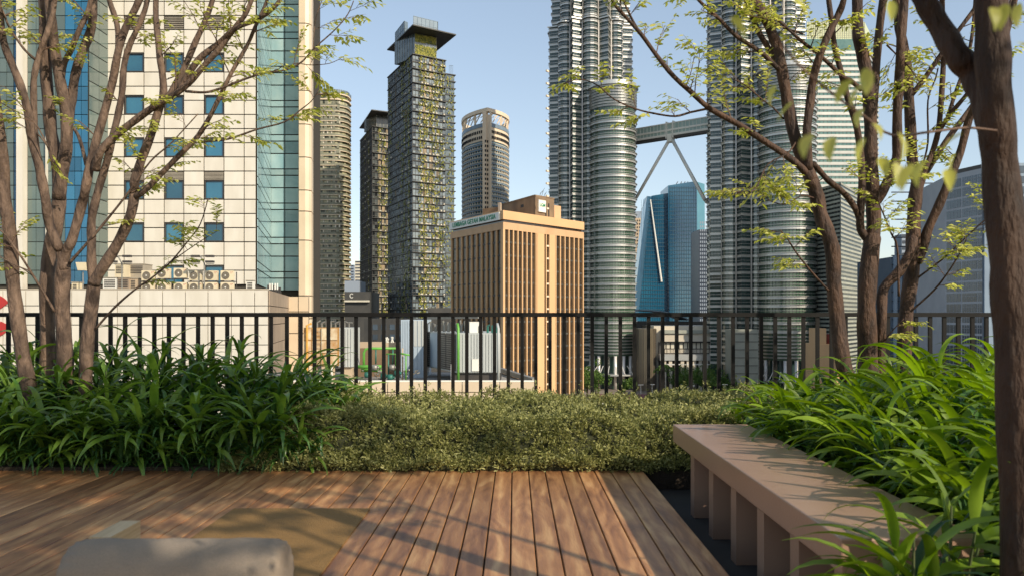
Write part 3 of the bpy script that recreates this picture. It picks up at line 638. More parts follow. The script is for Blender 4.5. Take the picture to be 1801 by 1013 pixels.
T.limb([(1612,462),(1622,440),(1632,404),(1652,360),(1668,320),(1689,268),(1702,218),(1718,180),(1745,130),(1770,60),(1790,-20)], 10, 5, 7.5, 7.1, n=12, sprays=4, crown=2, t0=.3)
T.limb([(1614,335),(1625,310),(1642,282),(1669,242),(1702,198),(1735,150),(1760,80),(1780,0)], 7, 4, 7.5, 7.8, n=10, sprays=4, crown=1)
T.limb([(1620,315),(1628,295),(1642,262),(1652,218),(1658,134),(1659,101),(1658,40),(1656,-40)], 5.5, 4.5, 7.5, 7.4, n=10, sprays=4, crown=2)
T.limb([(1649,235),(1672,201),(1702,164),(1730,120),(1760,60)], 5, 3, 7.45, 7.2, n=8, sprays=4)
T.limb([(1590,190),(1600,172),(1622,144),(1652,101),(1689,50),(1716,13),(1740,-30)], 6, 3.6, 7.55, 7.2, n=8, sprays=5, crown=1)
T.limb([(1667,205),(1682,160),(1700,110),(1710,60),(1715,0)], 4, 3, 7.45, 7.6, n=8, sprays=3)
T.limb([(1615,488),(1655,458),(1689,427),(1729,390),(1760,370)], 2.3, 1, 7.4, 7.0, n=6, sprays=9, spl=(.12, .24))
T.limb([(1601,548),(1642,511),(1668,478),(1689,444),(1700,420)], 2.2, .9, 7.4, 7.0, n=6, sprays=8, spl=(.12, .24))
T.limb([(1622,295),(1632,250),(1632,178),(1645,140),(1650,120)], 2, 1.2, 7.45, 7.2, n=6, sprays=7)
T.limb([(1545,620),(1562,590),(1590,560)], 1.4, .8, 7.3, 7.1, n=5, sprays=3, spl=(.08, .16))
T.done()

# nearest tree, out of focus at the right edge, with its crown above the frame
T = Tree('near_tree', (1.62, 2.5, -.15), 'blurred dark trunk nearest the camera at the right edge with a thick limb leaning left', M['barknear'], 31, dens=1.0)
T.limb([(1802,1100),(1800,1013),(1790,720),(1778,500),(1762,330),(1750,180),(1745,70),(1743,-60),(1738,-260),(1745,-500)], 42, 24, 2.5, 2.5, 'trunk', n=24, sub=6, base=-.16)
T.limb([(1752,260),(1735,185),(1712,135),(1684,98),(1655,50),(1625,0),(1590,-70),(1540,-190),(1480,-330)], 27, 16, 2.5, 2.7, n=20, sub=6)
for i, (px, py) in enumerate([(1745,-500),(1745,-420),(1480,-330),(1545,-180),(1738,-260),(1600,-60)]):
    p = P(px, py, 2.6); T.crown(p, Vector((T.rs.uniform(-.6, .6), T.rs.uniform(-.4, .6), .9)).normalized(), .022, 3)
# low twigs with the big soft leaves
def near_twig(px, Y0, Y1, n):
    pts = smooth([P(a, b_, Y0+(Y1-Y0)*i/(len(px)-1)) for i, (a, b_) in enumerate(px)], 4)
    T.tw.tube(pts, [.004*(1-.6*i/len(pts)) for i in range(len(pts))], 5, False)
near_twig([(1752,230),(1700,225),(1640,232),(1570,238),(1520,205),(1470,170),(1410,120),(1360,60)], 2.4, 1.0, 0)
bigleaf = [leaf_mesh('leaf', .032, .016, a_, .0, M['treeleaf'], n=7, twist=b_) for a_, b_ in ((.5,.2),(1.0,-.3),(.8,.5))]
for (px, py) in [(1565,15),(1522,135),(1525,160),(1520,205),(1535,232),(1520,258),(1548,292),(1580,248),(1573,300),(1605,303),(1628,296),(1692,250),(1680,285),(1668,312),
                 (1745,28),(1770,22),(1395,195),(1365,165),(1285,45),(1430,250),(1465,256),(1500,155),(1790,90),(1795,20),(1395,15)]:
    o = bpy.data.objects.new('leaf', T.rs.choice(bigleaf)); C.objects.link(o); Yl = T.rs.uniform(.85, 1.15)
    o.matrix_basis = Matrix.Translation(P(px, py-14, Yl)) @ Matrix.Rotation(T.rs.uniform(0, 6.28), 4, 'Z') @ Matrix.Rotation(T.rs.uniform(.5, 1.3), 4, 'Y'); setparent(o, T.root)
n3 = T.done()
# two more trees of the same planting stand beside and behind the camera and shade the deck
def shade_tree(x, y, seed, label, lean=(0, 0), z0=.12, lev=3, H=2.6, n=5):
    T = Tree('garden_tree', (x, y, z0), label, M['barkdark'], seed, leaf=(.06, .09))
    for k in range(n):
        a = 2*math.pi*k/n + T.rs.random(); e = Vector((x+math.cos(a)*.75+lean[0], y+math.sin(a)*.75+lean[1], H+T.rs.uniform(-.3, .4)))
        q = T.limb3([Vector((x+math.cos(a)*.07, y+math.sin(a)*.07, z0-.02)), Vector((x, y, 0)).lerp(e, .4)+Vector((0, 0, .25)), e], .06, .03, 'trunk' if k == 0 else 'branch')
        T.crown(q[-1], (q[-1]-q[-4]).normalized(), .028, lev)
    return T.done()
n4 = shade_tree(3.1, 1.1, 41, 'tree of the right bed standing beside the camera, its crown shading the deck', (-.5, 0))
n5 = shade_tree(2.6, -2.3, 42, 'tree of the right bed standing behind the camera', (-.5, .3), H=2.4)
n6 = shade_tree(.6, -3.4, 43, 'tree standing beyond the near end of the deck behind the camera', (0, .3), z0=-.1, H=2.3)
print('leaves', n1, n2, n3, n4, n5, n6)

# ================================================================== THE CITY
def sgn_poly(pts): return [(p[0], p[1]) for p in pts]
def join_part(mb, name, matl, parent, kind=None): return mb.build(name, matl, parent, kind=kind)

# ------------------------------------------------------------------ cream clad office tower on the left
off = thing('office_tower', (-30, 80, GROUND), 'cream panel-clad office tower with square blue windows filling the left of the view', 'building')
FF = Fac((-80, 70), (-22.70, 70))                     # front facade
ZB, ZT, ZT2 = GROUND, PZ(-75, 70), PZ(-70, 86.8)
MB().prism([(PX(185, 70), 70.12), (-22.72, 70.12), (-27.6, 85.9), (PX(185, 70), 86)], ZB, ZT).build('wall', M['joint'], off)
cols = [185, 219, 254, 289.5, 324, 359.5, 394.5, 430, 450.5]
floors = [500.6, 426, 351.5, 277, 202.5, 128, 53.5, -21]
g = .045
for ci in range(8):
    u0, u1 = FF.u(cols[ci])+g, FF.u(cols[ci+1])-g
    win = ci in (1, 3, 5)
    for fi, fb in enumerate(floors):
        b0, b1, b2, b3 = [PZ(fb - k, 70) for k in (0, 24.8, 49.6, 74.5)]
        FF.part('cladding_panel', u0, u1, b2+g, b3-g, 0, .11, M['panel'], off)
        if not win:
            FF.part('cladding_panel', u0, u1, b0+g, b1-g, 0, .11, M['panel'], off)
            FF.part('cladding_panel', u0, u1, b1+g, b2-g, 0, .11, M['panel'], off)
        else:
            zt = PZ(fb-33.5, 70)
            if fi == 6:                               # plant floor: dark louvres
                lo = FF.part('louvre', u0, u1, b0+g, b1-g, -.1, -.04, M['darkm'], off)
                FF.part('cladding_panel', u0, u1, b1+g, b2-g, 0, .11, M['panel'], off)
                s_ = MB()
                for k in range(7): FF.add(s_, u0, u1, b0+.1+k*.16, b0+.16+k*.16, -.03, .08)
                s_.build('blade', M['louv'], lo)
            else:
                w_ = FF.part('window', u0, u1, b0+g, zt, -.16, -.10, M['wblue'], off)
                f_ = MB(); FF.add(f_, u0, u0+.07, b0+g, zt, -.099, .04); FF.add(f_, u1-.07, u1, b0+g, zt, -.099, .04)
                FF.add(f_, u0+.07, u1-.07, zt-.07, zt, -.099, .04); FF.add(f_, u0+.07, u1-.07, b0+g, b0+g+.07, -.099, .06)
                f_.build('frame', M['darkm'], w_)
                if fi == 2:
                    lo = FF.part('louvre', u0, u1, zt+.03, b2-g, -.05, 0, M['darkm'], off); s_ = MB()
                    for k in range(6): FF.add(s_, u0, u1, zt+.06+k*.12, zt+.13+k*.12, .002, .09)
                    s_.build('blade', M['louv'], lo)
                else: FF.part('cladding_panel', u0, u1, zt+.05, b2-g, 0, .11, M['panel'], off)
# glazed left wing, standing forward
FL = Fac((-80, 66.8), (PX(155, 66.8), 66.8))
MB().box(-80, PX(155, 66.8)-.02, 66.95, 86, ZB, ZT).build('wing_wall', M['joint'], off)
lc = [-34, -17, 0, 12.5, 25, 37]; lc2 = [49, 64, 82, 98, 115, 132, 143.5, 155]
rows = []
for fb in floors: rows += [PZ(fb, 66.8), PZ(fb-24.8, 66.8), PZ(fb-49.6, 66.8)]
rows.append(PZ(-96, 66.8))
for cc in (lc, lc2):
    for a, b_ in zip(cc[:-1], cc[1:]):
        u0, u1 = FL.u(a)+.02, FL.u(b_)-.02
        mm = M['gblue'] if (a >= 115 or a == 25) else M['ggrey']
        for r0, r1 in zip(rows[:-1], rows[1:]): FL.part('glass_pane', u0, u1, r0+.03, r1-.03, .0, .05, mm, off)
FL.part('pilaster', FL.u(37)+.03, FL.u(49)-.03, ZB, ZT, 0, .7, M['panel'], off)
FL.part('pilaster', FL.u(84)+.03, FL.u(86)-.03, ZB, ZT, .06, .4, M['panel'], off)
# glazed return between the wing and the front
FS = Fac((PX(155, 66.8), 66.85), (PX(155, 66.8), 69.98)); FS = Fac((PX(155, 66.8), 66.85), (PX(155, 66.8)+.01, 69.9))
rows70 = []
for fb in floors: rows70 += [PZ(fb, 68.5), PZ(fb-24.8, 68.5), PZ(fb-49.6, 68.5)]
for k in range(2):
    for r0, r1 in zip(rows70[:-1], rows70[1:]): FS.part('side_pane', FS.L*k/2+.03, FS.L*(k+1)/2-.03, r0+.04, r1-.04, .03, .09, M['ggrey'], off)
# receding glass side and the deep glass bay on the right
FR = Fac((-22.66, 70.05), (PX(476, 86.8), 86.7)); nR = 5
MB().prism([(-22.71, 70.14), (PX(476, 86.8)-.05, 86.75), (PX(476, 86.8)-1, 86.75), (-23.2, 70.14)], ZB, ZT2).build('side_wall', M['joint'], off)
rr = [PZ(fb-k, 70) for fb in floors+[-95.5] for k in (0, 27, 41)] + [ZT2]
for k in range(nR):
    for r0, r1 in zip(rr[:-1], rr[1:]):
        FR.part('side_pane', FR.L*k/nR+.05, FR.L*(k+1)/nR-.05, r0+.05, r1-.05, .03, .09, M['gteal'], off)
FB = Fac((PX(474, 86.8), 86.8), (PX(527, 86.8), 86.8))
MB().box(PX(470, 86.8), PX(527, 86.8), 86.95, 96, ZB, ZT2).build('bay_wall', M['joint'], off)
for a, b_ in ((476, 501), (501, 526)):
    for r0, r1 in zip(rr[:-1], rr[1:]): FB.part('bay_pane', FB.u(a)+.06, FB.u(b_)-.04, r0+.06, r1-.06, .0, .07, M['gteal'], off)
# cream end pilaster, rounded on its right edge
rows_p = [PZ(y_, 84.5) for y_ in (900, 560, 520, 423, 372, 335, 277, 219, 160, 101, 42, -16, -75)]
xp0, xp1 = PX(526, 84.5), PX(545.5, 84.5)
poly = [(xp0, 84.4), (xp1-.5, 84.4), (xp1-.15, 84.6), (xp1+.02, 85.0), (xp1-.35, 87.2), (xp1-2.6, 95.9), (xp0-2.9, 95.9)]
for r0, r1 in zip(rows_p[:-1], rows_p[1:]): MB().prism(poly, max(ZB, r0)+.05, r1-.05).build('pilaster_panel', M['panelw'], off)
MB().prism([(xp0+.1, 84.5), (xp1-.2, 84.6), (xp1-.5, 87.2), (xp1-2.8, 95.8), (xp0-2.7, 95.8)], ZB, PZ(-75, 84.5)-.1).build('pilaster_core', M['joint'], off)
# lower cream block under it
FC = Fac((PX(507, 78), 78), (PX(543.5, 78), 78))
MB().prism([(PX(507, 78), 78.12), (PX(543.5, 78)-.02, 78.12), (PX(543.5, 84.2)-.02, 84.2), (PX(507, 84.2), 84.2)], ZB, PZ(521, 78)-.02).build('block_wall', M['joint'], off)
rb = [PZ(y_, 78) for y_ in (900, 800, 745, 700, 662, 624, 586, 548, 521)]
for a, b_ in ((507, 525), (525, 543.5)):
    for r0, r1 in zip(rb[:-1], rb[1:]): FC.part('block_panel', FC.u(a)+.04, FC.u(b_)-.04, max(ZB, r0)+.04, r1-.04, 0, .1, M['panelw'], off)

# podium in front with its roof equipment
pod = thing('podium_block', (-35, 64, GROUND), 'low cream clad podium block with air conditioners on its roof, behind the left railing', 'building')
FP = Fac((PX(-130, 60), 60), (PX(472, 60), 60)); PT = PZ(509, 60)
poly = [(PX(-130, 60), 60.12), (PX(472, 60)-.03, 60.12), (PX(507, 78)-.1, 77.9), (PX(507, 78)-.1, 69.4), (PX(155, 66.8)+4, 69.4), (PX(155, 66.8)+4, 66.2), (-60, 66.2)]
MB().prism(poly, GROUND, PT-.25).build('wall', M['joint'], pod)
MB().box(PX(-130, 60), PX(472, 60)-.06, 60.02, 60.35, PT-.06, PT+.06).build('coping', M['louv'], pod)
pc = [86.5-40.05*k for k in range(5, 0, -1)] + [86.5, 127.1, 167.2, 207.2, 246.9, 286.7, 326.8, 366.5, 407.6, 448.4, 472]
pr = [PZ(y_, 60) for y_ in (1500, 820, 785, 750, 714, 678, 642, 606, 571, 537.5, 510)]
for a, b_ in zip(pc[:-1], pc[1:]):
    for r0, r1 in zip(pr[:-1], pr[1:]):
        FP.part('cladding_panel', FP.u(a)+.03, FP.u(b_)-.03, max(GROUND, r0)+.03, r1-.03, 0, .1, M['panel'], pod)
FQ = Fac((PX(472, 60)+.0, 60.05), (PX(507, 78), 78)); nq = 8
for k in range(nq):
    for r0, r1 in zip(pr[:-1], pr[1:]):
        FQ.part('side_panel', FQ.L*k/nq+.03, FQ.L*(k+1)/nq-.03, max(GROUND, r0)+.03, r1-.03, 0, .08, M['panelb'], pod)
# red ring emblem at the far left of the podium
em = MB(); n = 40; ro, ri = 39*60/F, 20*60/F; cx_, cz_ = PX(-14, 60), PZ(555.5, 60)
for i in range(n):
    a0, a1 = 2*math.pi*i/n, 2*math.pi*(i+1)/n
    if math.cos(a0) > .82: continue
    p = [(cx_+r*math.cos(a), cz_+r*math.sin(a)) for r, a in ((ri, a0), (ro, a0), (ro, a1), (ri, a1))]
    em.hexa([(q[0], 59.86, q[1]) for q in p] + [(q[0], 59.80, q[1]) for q in p])
tag(em.build('emblem', M['red']), 'red ring shaped emblem on the cream podium wall at the left edge', 'sign')

# air conditioners
def make_ac(label):
    t = thing('air_conditioner', (0, 0, 0), label, 'air conditioner', 'air conditioners on the podium roof')
    MB().box(-.48, .48, 0, .36, .04, .80).build('casing', M['accream'], t)
    rg = MB(); rg.tube([(-.1, -.012, .42), (-.1, .002, .42)], [.31, .31], 24); rg.build('fan_recess', M['acgrill'], t)
    gr = MB()
    for r in (.30, .22, .14):
        gr.ring([(r*math.cos(a*math.pi/12), r*math.sin(a*math.pi/12)) for a in range(24)], [((r-.018)*math.cos(a*math.pi/12), (r-.018)*math.sin(a*math.pi/12)) for a in range(24)], 0, .012)
    gr.v = [(x-.1, -.032+z, y+.42) for x, y, z in gr.v]
    for a in range(8):
        c_, s_ = math.cos(a*math.pi/8), math.sin(a*math.pi/8); gr.bar((-.1-.3*c_, -.026, .42-.3*s_), (-.1+.3*c_, -.026, .42+.3*s_), .010)
    gr.build('fan_guard', M['louv'], t)
    MB().tube([(-.1, -.05, .42), (-.1, -.03, .42)], [.055, .055], 12).build('fan_hub', M['whitepaint'], t)
    mk = MB(); mk.box(.28, .36, -.008, 0, .66, .69); mk.box(.40, .46, -.008, 0, .66, .70); mk.box(.28, .38, -.008, 0, .58, .60); mk.build('marking', M['red'], t)
    for sx_ in (-.42, .34): MB().box(sx_, sx_+.08, .04, .32, 0, .038).build('foot', M['darkm'], t)
    return t
def copy_tree(root, loc, label=None, group=None, rz=0):
    r = root.copy(); C.objects.link(r); r.location = loc; r.rotation_euler = (0, 0, rz)
    if label: r['label'] = label
    if group: r['group'] = group
    def rec(o, p):
        for c_ in o.children:
            d = c_.copy(); C.objects.link(d); d.parent = p; rec(c_, d)
    rec(root, r); return r
ordn = ['first', 'second', 'third', 'fourth', 'fifth', 'sixth', 'seventh', 'eighth', 'ninth', 'tenth', 'eleventh', 'twelfth']
Ya = 61.6; ac0 = None
for i, (px, pt) in enumerate([(259.6,476),(286.9,472),(316.4,471.5),(342.8,476),(370.8,476),(398.8,476)]):
    for up in (1, 0):
        lb = 'cream %s air conditioner with round fan, %s from the left on the podium roof' % ('upper' if up else 'lower', ordn[i])
        zt = PZ(pt if up else 496.5, Ya) ; loc = (PX(px, Ya), Ya, zt-.80)
        if ac0 is None: ac0 = make_ac(lb); ac0.location = loc
        else: copy_tree(ac0, loc, lb)
rk = thing('equipment_rack', (PX(330, Ya), Ya, PT-.25), 'steel rack carrying the upper row of air conditioners on the podium roof', 'rack')
for px in (247, 273, 301.5, 330, 357, 385, 412):
    boxobj('post', .06, .06, PZ(478, Ya)-(PT-.25), M['darkm'], (PX(px, Ya), Ya+.5, (PZ(478, Ya)+PT-.25)/2), 0, rk)
for i, (px, pt) in enumerate([(259.6,476),(286.9,472),(316.4,471.5),(342.8,476),(370.8,476),(398.8,476)]):
    zz = PZ(pt, Ya)-.80; MB().box(PX(px-13, Ya), PX(px+13, Ya), Ya+.02, Ya+.47, zz-.07, zz-.004).build('shelf', M['darkm'], rk)
# floodlight masts
def mast(px, top, label, Ym=60.9):
    t = thing('floodlight_mast', (PX(px, Ym), Ym, PT-.25), label, 'floodlight', 'floodlight masts on the podium roof')
    z0, z1 = PT-.25, PZ(top, Ym); X = PX(px, Ym)
    MB().tube([(X, Ym, z0), (X, Ym, z1-.6), (X-.28, Ym-.1, z1)], .055, 8).build('pole', M['pipe'], t)
    for dx in (-.95, .15):
        for dz in (-.42, .0):
            f = boxobj('lamp_head', .62, .3, .16, M['darkm'], (X+dx+.31, Ym-.12, z1+dz-.05), 0, t)
        MB().bar((X+dx, Ym-.05, z1-.62), (X+dx+.62, Ym-.05, z1-.62), .05).build('crossbar', M['pipe'], t)
mast(214.5, 450, 'dark floodlight mast between the trunk and the roof cabinets on the podium')
mast(359.5, 450, 'dark floodlight mast standing among the air conditioners on the podium')
# cabinets and boxes
def roofbox(name, px0, px1, py0, py1, Y, d, mt, label, cat):
    t = thing(name, (PX((px0+px1)/2, Y), Y, PT-.25), label, cat)
    x0, x1, z1 = PX(px0, Y), PX(px1, Y), PZ(py0, Y); MB().box(x0, x1, Y, Y+d, PT-.25, z1).build('casing', mt, t)
    s = MB()
    for k in range(5): s.box(x0+.1, x1-.1, Y-.03, Y-.002, z1-.2-k*.13, z1-.13-k*.13)
    s.build('vent_slats', M['darkm'], t, kind=None); MB().box(x0-.04, x1+.04, Y-.06, Y+d+.04, z1+.002, z1+.06).build('lid', M['louv'], t)
roofbox('plant_cabinet', 202, 219, 465, 509, 63.5, 1.2, M['accream'], 'tall cream plant cabinet on the podium roof left of the air conditioners', 'cabinet')
roofbox('plant_cabinet', 220, 253, 465, 509, 64.5, 1.5, M['louv'], 'wide grey weathered plant cabinet with dark vents on the podium roof', 'cabinet')
roofbox('plant_box', 181, 205, 489, 509, 61.5, .8, M['whitepaint'], 'low white equipment box on the podium roof beside the trunk', 'box')
roofbox('plant_box', 206, 227, 489, 509, 61.7, .9, M['panelb'], 'low brown equipment box on the podium roof', 'box')
roofbox('plant_box', 228, 240, 490, 509, 61.8, .9, M['tan'], 'narrow tan equipment box on the podium roof next to the air conditioners', 'box')
roofbox('plant_box', 126, 137, 497, 509, 61.5, .8, M['accream'], 'small cream box at the left of the podium roof behind the trunks', 'box')
roofbox('plant_box', 433, 446, 494, 509, 63.0, .4, M['whitepaint'], 'small white hatch box on the podium roof by the tower corner', 'box')
t = thing('sign_lamp', (PX(146, 61), 61, PT-.25), 'cream box lamp on a pole seen between the two left trees', 'lamp')
MB().tube([(PX(146, 61), 61, PT-.25), (PX(146, 61), 61, PZ(478, 61))], .05, 8).build('pole', M['pipe'], t)
a = PX(146, 61); z0, z1 = PZ(476, 61), PZ(462, 61)
MB().hexa([(a-.28,60.75,z0),(a+.28,60.75,z0),(a+.28,61.25,z0),(a-.28,61.25,z0),(a-.38,60.65,z1),(a+.38,60.65,z1),(a+.38,61.35,z1),(a-.38,61.35,z1)]).build('lamp_box', M['accream'], t)
t = thing('pipe_cluster', (PX(488, 72), 72, PT-.2), 'dark roof machinery with small white valves at the right end of the podium roof', 'machinery')
mb = MB(); rs = random.Random(4)
for i in range(14):
    x_ = PX(474+rs.random()*24, 70); y_ = 69.6-rs.random()*3; mb.box(x_-.12, x_+.12, y_-.1, y_+.1, PT-.25, PT+.2+rs.random()*.5)
mb.build('machine', M['darkm'], t); mb = MB()
for px in (484, 488, 493, 497): mb.tube([(PX(px, 68), 66.5, PT+.2), (PX(px, 68), 66.5, PT+.72)], .07, 6)
mb.build('valve', M['whitepaint'], t)

# ------------------------------------------------------------------ second roof with cooling plant
RZ = PZ(669.5, 50)
rf = thing('plant_roof_block', (-5, 55, GROUND), 'cream clad lower block whose roof holds tanks and green pipes, behind the middle railing', 'building')
FZ = Fac((PX(480, 50), 50), (PX(945, 50), 50))
x0, x1 = PX(480, 50), PX(945, 50)
MB().prism([(x0, 50.12), (x1-.02, 50.12), (PX(878, 62), 62), (-19, 62)], GROUND, RZ-.28).build('wall', M['joint'], rf)
MB().prism([(x0, 50.3), (x1-.35, 50.3), (PX(878, 62)-.2, 61.5), (-19, 61.5)], RZ-.279, RZ-.26).build('roof_deck', M['concrete'], rf)
MB().box(x0, x1, 49.98, 50.3, RZ-.05, RZ+.03).build('coping', M['whitepaint'], rf)
MB().bar((x1-.15, 50.2, RZ), (PX(880, 60.6), 60.6, RZ), .35, .3).build('coping', M['pipe'], rf)
cs = [480, 520, 560, 613, 682, 748, 813, 879, 945]
for a, b_ in zip(cs[:-1], cs[1:]):
    for r0, r1 in ((670.5, 689), (689, 726), (726, 763), (763, 800), (800, 1785)):
        FZ.part('cladding_panel', FZ.u(a)+.025, FZ.u(b_)-.025, max(GROUND, PZ(r1, 50))+.025, PZ(r0, 50)-.025, 0, .1, M['panelw'], rf)
def zr(py, Y): return PZ(py, Y)
# rusty sectional tank
Y = 52.0
t = thing('water_tank', (PX(565, Y), Y, RZ-.26), 'rust-streaked cream sectional water tank with a yellow pipe behind the railing', 'tank')
x0, x1 = PX(533, Y), PX(594, Y); zz = [PZ(v, Y) for v in (643, 620.5, 598.5, 576)]; xx = [x0+(x1-x0)*k/4 for k in range(5)]
MB().box(x0+.03, x1-.03, Y+.05, Y+2.3, zz[0], zz[-1]).build('tank_body', M['rustframe'], t)
for i in range(4):
    for j in range(3): boxobj('panel', xx[1]-xx[0]-.07, .06, zz[1]-zz[0]-.07, M['rust'], ((xx[i]+xx[i+1])/2, Y+.018, (zz[j]+zz[j+1])/2), 0, t)
MB().tube([(PX(540.5, Y), Y-.12, RZ-.2), (PX(540.5, Y), Y-.12, PZ(572, Y)), (PX(545, Y), Y+.3, PZ(569, Y))], .07, 8).build('pipe', M['yellow'], t)
mb = MB(); xa, xb = PX(557, Y), PX(566, Y)
for xq in (xa, xb): mb.bar((xq, Y-.1, zz[0]), (xq, Y-.1, zz[-1]), .025)
for k in range(9): mb.bar((xa, Y-.1, zz[0]+.1+k*.27), (xb, Y-.1, zz[0]+.1+k*.27), .02)
mb.build('ladder', M['pipe'], t)
mb = MB()
for k in range(4): mb.box(xx[k]+.05, xx[k]+.3, Y+.1, Y+.4, RZ-.26, zz[0]-.002)
mb.build('support', M['tan'], t)
t = thing('water_tank', (PX(607, Y+.8), Y+.8, RZ-.26), 'plain white box tank with pipes on top, right of the rusty tank', 'tank')
x0, x1 = PX(595, Y+.6), PX(620.5, Y+.6)
MB().box(x0, x1, Y+.6, Y+3, PZ(645, Y+.6), PZ(576, Y+.6)).build('tank_body', M['whitemetal'], t)
for k in range(5): boxobj('rib', .03, .05, PZ(576, Y+.6)-PZ(645, Y+.6)-.1, M['whitemetal'], (x0+(k+.5)*(x1-x0)/5, Y+.574, (PZ(645, Y+.6)+PZ(576, Y+.6))/2), 0, t)
mb = MB(); rs = random.Random(9)
for k in range(9):
    px = 550+k*8; mb.tube([(PX(px, Y+1), Y+1, PZ(577, Y+1)), (PX(px, Y+1), Y+1, PZ(568-rs.random()*5, Y+1)), (PX(px+6, Y+1), Y+1, PZ(568-rs.random()*5, Y+1))], .06, 6)
mb.build('pipe', M['pipe'], t); MB().box(x0+.1, x1-.1, Y+.8, Y+2.8, RZ-.26, PZ(645, Y+.6)-.003).build('plinth', M['tan'], t)
# tan wall and green pipework
Y = 57
t = thing('roof_wall', (PX(665, Y), Y, RZ-.26), 'low tan roof wall behind the green pipes', 'wall')
MB().box(PX(620, Y), PX(706, Y), Y, Y+.3, RZ-.26, PZ(612, Y)).build('lower_wall', M['brownconc'], t)
MB().box(PX(620, Y), PX(706, Y), Y-.02, Y+.32, PZ(612, Y)+.003, PZ(601, Y)).build('upper_wall', M['tan'], t)
Y = 53.5
t = thing('green_pipework', (PX(665, Y), Y, RZ-.26), 'bright green pump pipework on the roof between the white tank and the container', 'pipework')
def pipe(pp, r, mt='greenpipe', dy=0, name='pipe'): MB().tube([(PX(a, Y), Y+dy+(c if len(q_) > 2 else 0), PZ(b_, Y)) for q_ in pp for a, b_, c in [tuple(q_)+(0,)*(3-len(q_))]], r, 10).build(name, M[mt], t, True)
pipe([(640, 648), (640, 620), (643, 614), (650, 612.5), (698, 612.5)], .085)
pipe([(661, 613), (661, 640)], .05, 'tealpipe'); pipe([(691, 613), (691, 640)], .05, 'tealpipe')
pipe([(680, 622), (697, 622), (697, 660)], .05, dy=-.2); pipe([(684, 622), (684, 668)], .05, 'tealpipe', -.2)
pipe([(630, 644), (672, 644)], .12, dy=-.3); pipe([(634, 651), (660, 651), (675, 655)], .13, dy=.3)
pipe([(715, 623), (715, 668)], .045, dy=-.3); pipe([(722, 625), (722, 668)], .05, 'tealpipe'); pipe([(708, 612), (708, 668)], .05, 'tan')
pipe([(706, 621), (722, 624)], .06, 'greenpipe', -.3)
for px, py in ((661, 645), (691, 645), (676, 660), (648, 658), (688, 662), (700, 655)):
    mb = MB(); mb.tube([(PX(px-4, Y), Y-.5, PZ(py, Y)), (PX(px+5, Y), Y-.5, PZ(py, Y))], .2, 12); mb.tube([(PX(px+5, Y), Y-.5, PZ(py, Y)), (PX(px+8, Y), Y-.5, PZ(py, Y))], .1, 8)
    mb.build('pump', M['pipe'] if px % 2 else M['tealpipe'], t, True)
mb = MB(); rs = random.Random(3)
for k in range(26):
    px = rs.uniform(632, 745); py = rs.uniform(650, 667); L_ = rs.uniform(2, 8); mb.bar((PX(px, Y), Y-.7+rs.random(), PZ(py, Y)), (PX(px+L_, Y), Y-.7+rs.random(), PZ(py-rs.uniform(-4, 6), Y)), .07)
mb.build('fittings', M['pipe'], t, kind='stuff')
mb = MB()
for k in range(8):
    px = 678+rs.random()*16; mb.tube([(PX(px, Y), Y, PZ(602, Y)), (PX(px+rs.uniform(-4, 4), Y), Y-.1, PZ(590+rs.random()*6, Y))], .05, 6)
mb.build('valve', M['whitepaint'], t)
# corrugated container and cooling tower
def ribbed(t, xa, ya, xb, yb, z0, z1, mt, n, name='rib'):
    f = Fac((xa, ya), (xb, yb)); pr_ = f.L/n
    for k in range(n): f.part(name, (k+.12)*pr_, (k+.88)*pr_, z0, z1, .003, .05, mt, t)
t = thing('plant_room', (PX(725, 58), 58, RZ-.26), 'pale ribbed metal plant room half coloured as shade at the middle of the roof', 'plant room')
xa, xb = PX(705, 56), PX(748, 56); za, zb = RZ-.26, PZ(562, 56)
MB().box(xa, xb, 56.0, 60, za, zb).build('wall', M['paleblue'], t); ribbed(t, xa, 56, PX(726, 56), 56, za, zb-.05, M['paleblue'], 7)
ribbed(t, PX(727, 56), 56, xb, 56, PZ(610, 56)+.05, zb-.05, M['whitemetal'], 3, 'panel'); ribbed(t, PX(727, 56), 56, xb, 56, za, PZ(610, 56), M['paleblue'], 3, 'panel')  # shade coloured into the pale blue parts; the lit panels stay white
t = thing('cooling_tower', (PX(840, 53), 53, RZ-.26), 'large white ribbed cooling tower with dark louvred side and pipes on top', 'cooling tower')
xa, xb = PX(803, 51.5), PX(880, 51.5); za, zb = PZ(655, 51.5), PZ(585.5, 51.5); xl, yl = PX(744, 58.5), 58.5
MB().prism([(xa, 51.5), (xb, 51.5), (xb-.6, 58.5), (xl, yl)], za, zb).build('casing', M['whitemetal'], t)
ribbed(t, xa, 51.5, xb, 51.5, za+.05, zb-.05, M['whitemetal'], 15)
boxobj('door', PX(843, 51.5)-PX(830, 51.5), .04, PZ(631, 51.5)-PZ(652, 51.5), M['whitepaint'], (PX(836.5, 51.5), 51.42, (PZ(631, 51.5)+PZ(652, 51.5))/2), 0, t)
fl = Fac((xl, yl), (xa-.02, 51.52))
fl.part('louvre_backing', .1, fl.L-.1, za+.1, zb-.1, .002, .02, M['darkm'], t)
for k in range(4):
    if k == 1: fl.part('blue_panel', fl.L*k/4+.1, fl.L*(k+1)/4-.1, za+.1, zb-.1, .021, .07, M['paleblue'], t); continue
    s = MB()
    for j in range(17): fl.add(s, fl.L*k/4+.12, fl.L*(k+1)/4-.12, za+.18+j*.143, za+.24+j*.143, .021, .10)
    s.build('louvre', M['pipe'], t)
MB().box(xa-.4, xb, 51.7, 56, RZ-.26, za-.02).build('frame', M['darkm'], t)
mb = MB(); rs = random.Random(12)
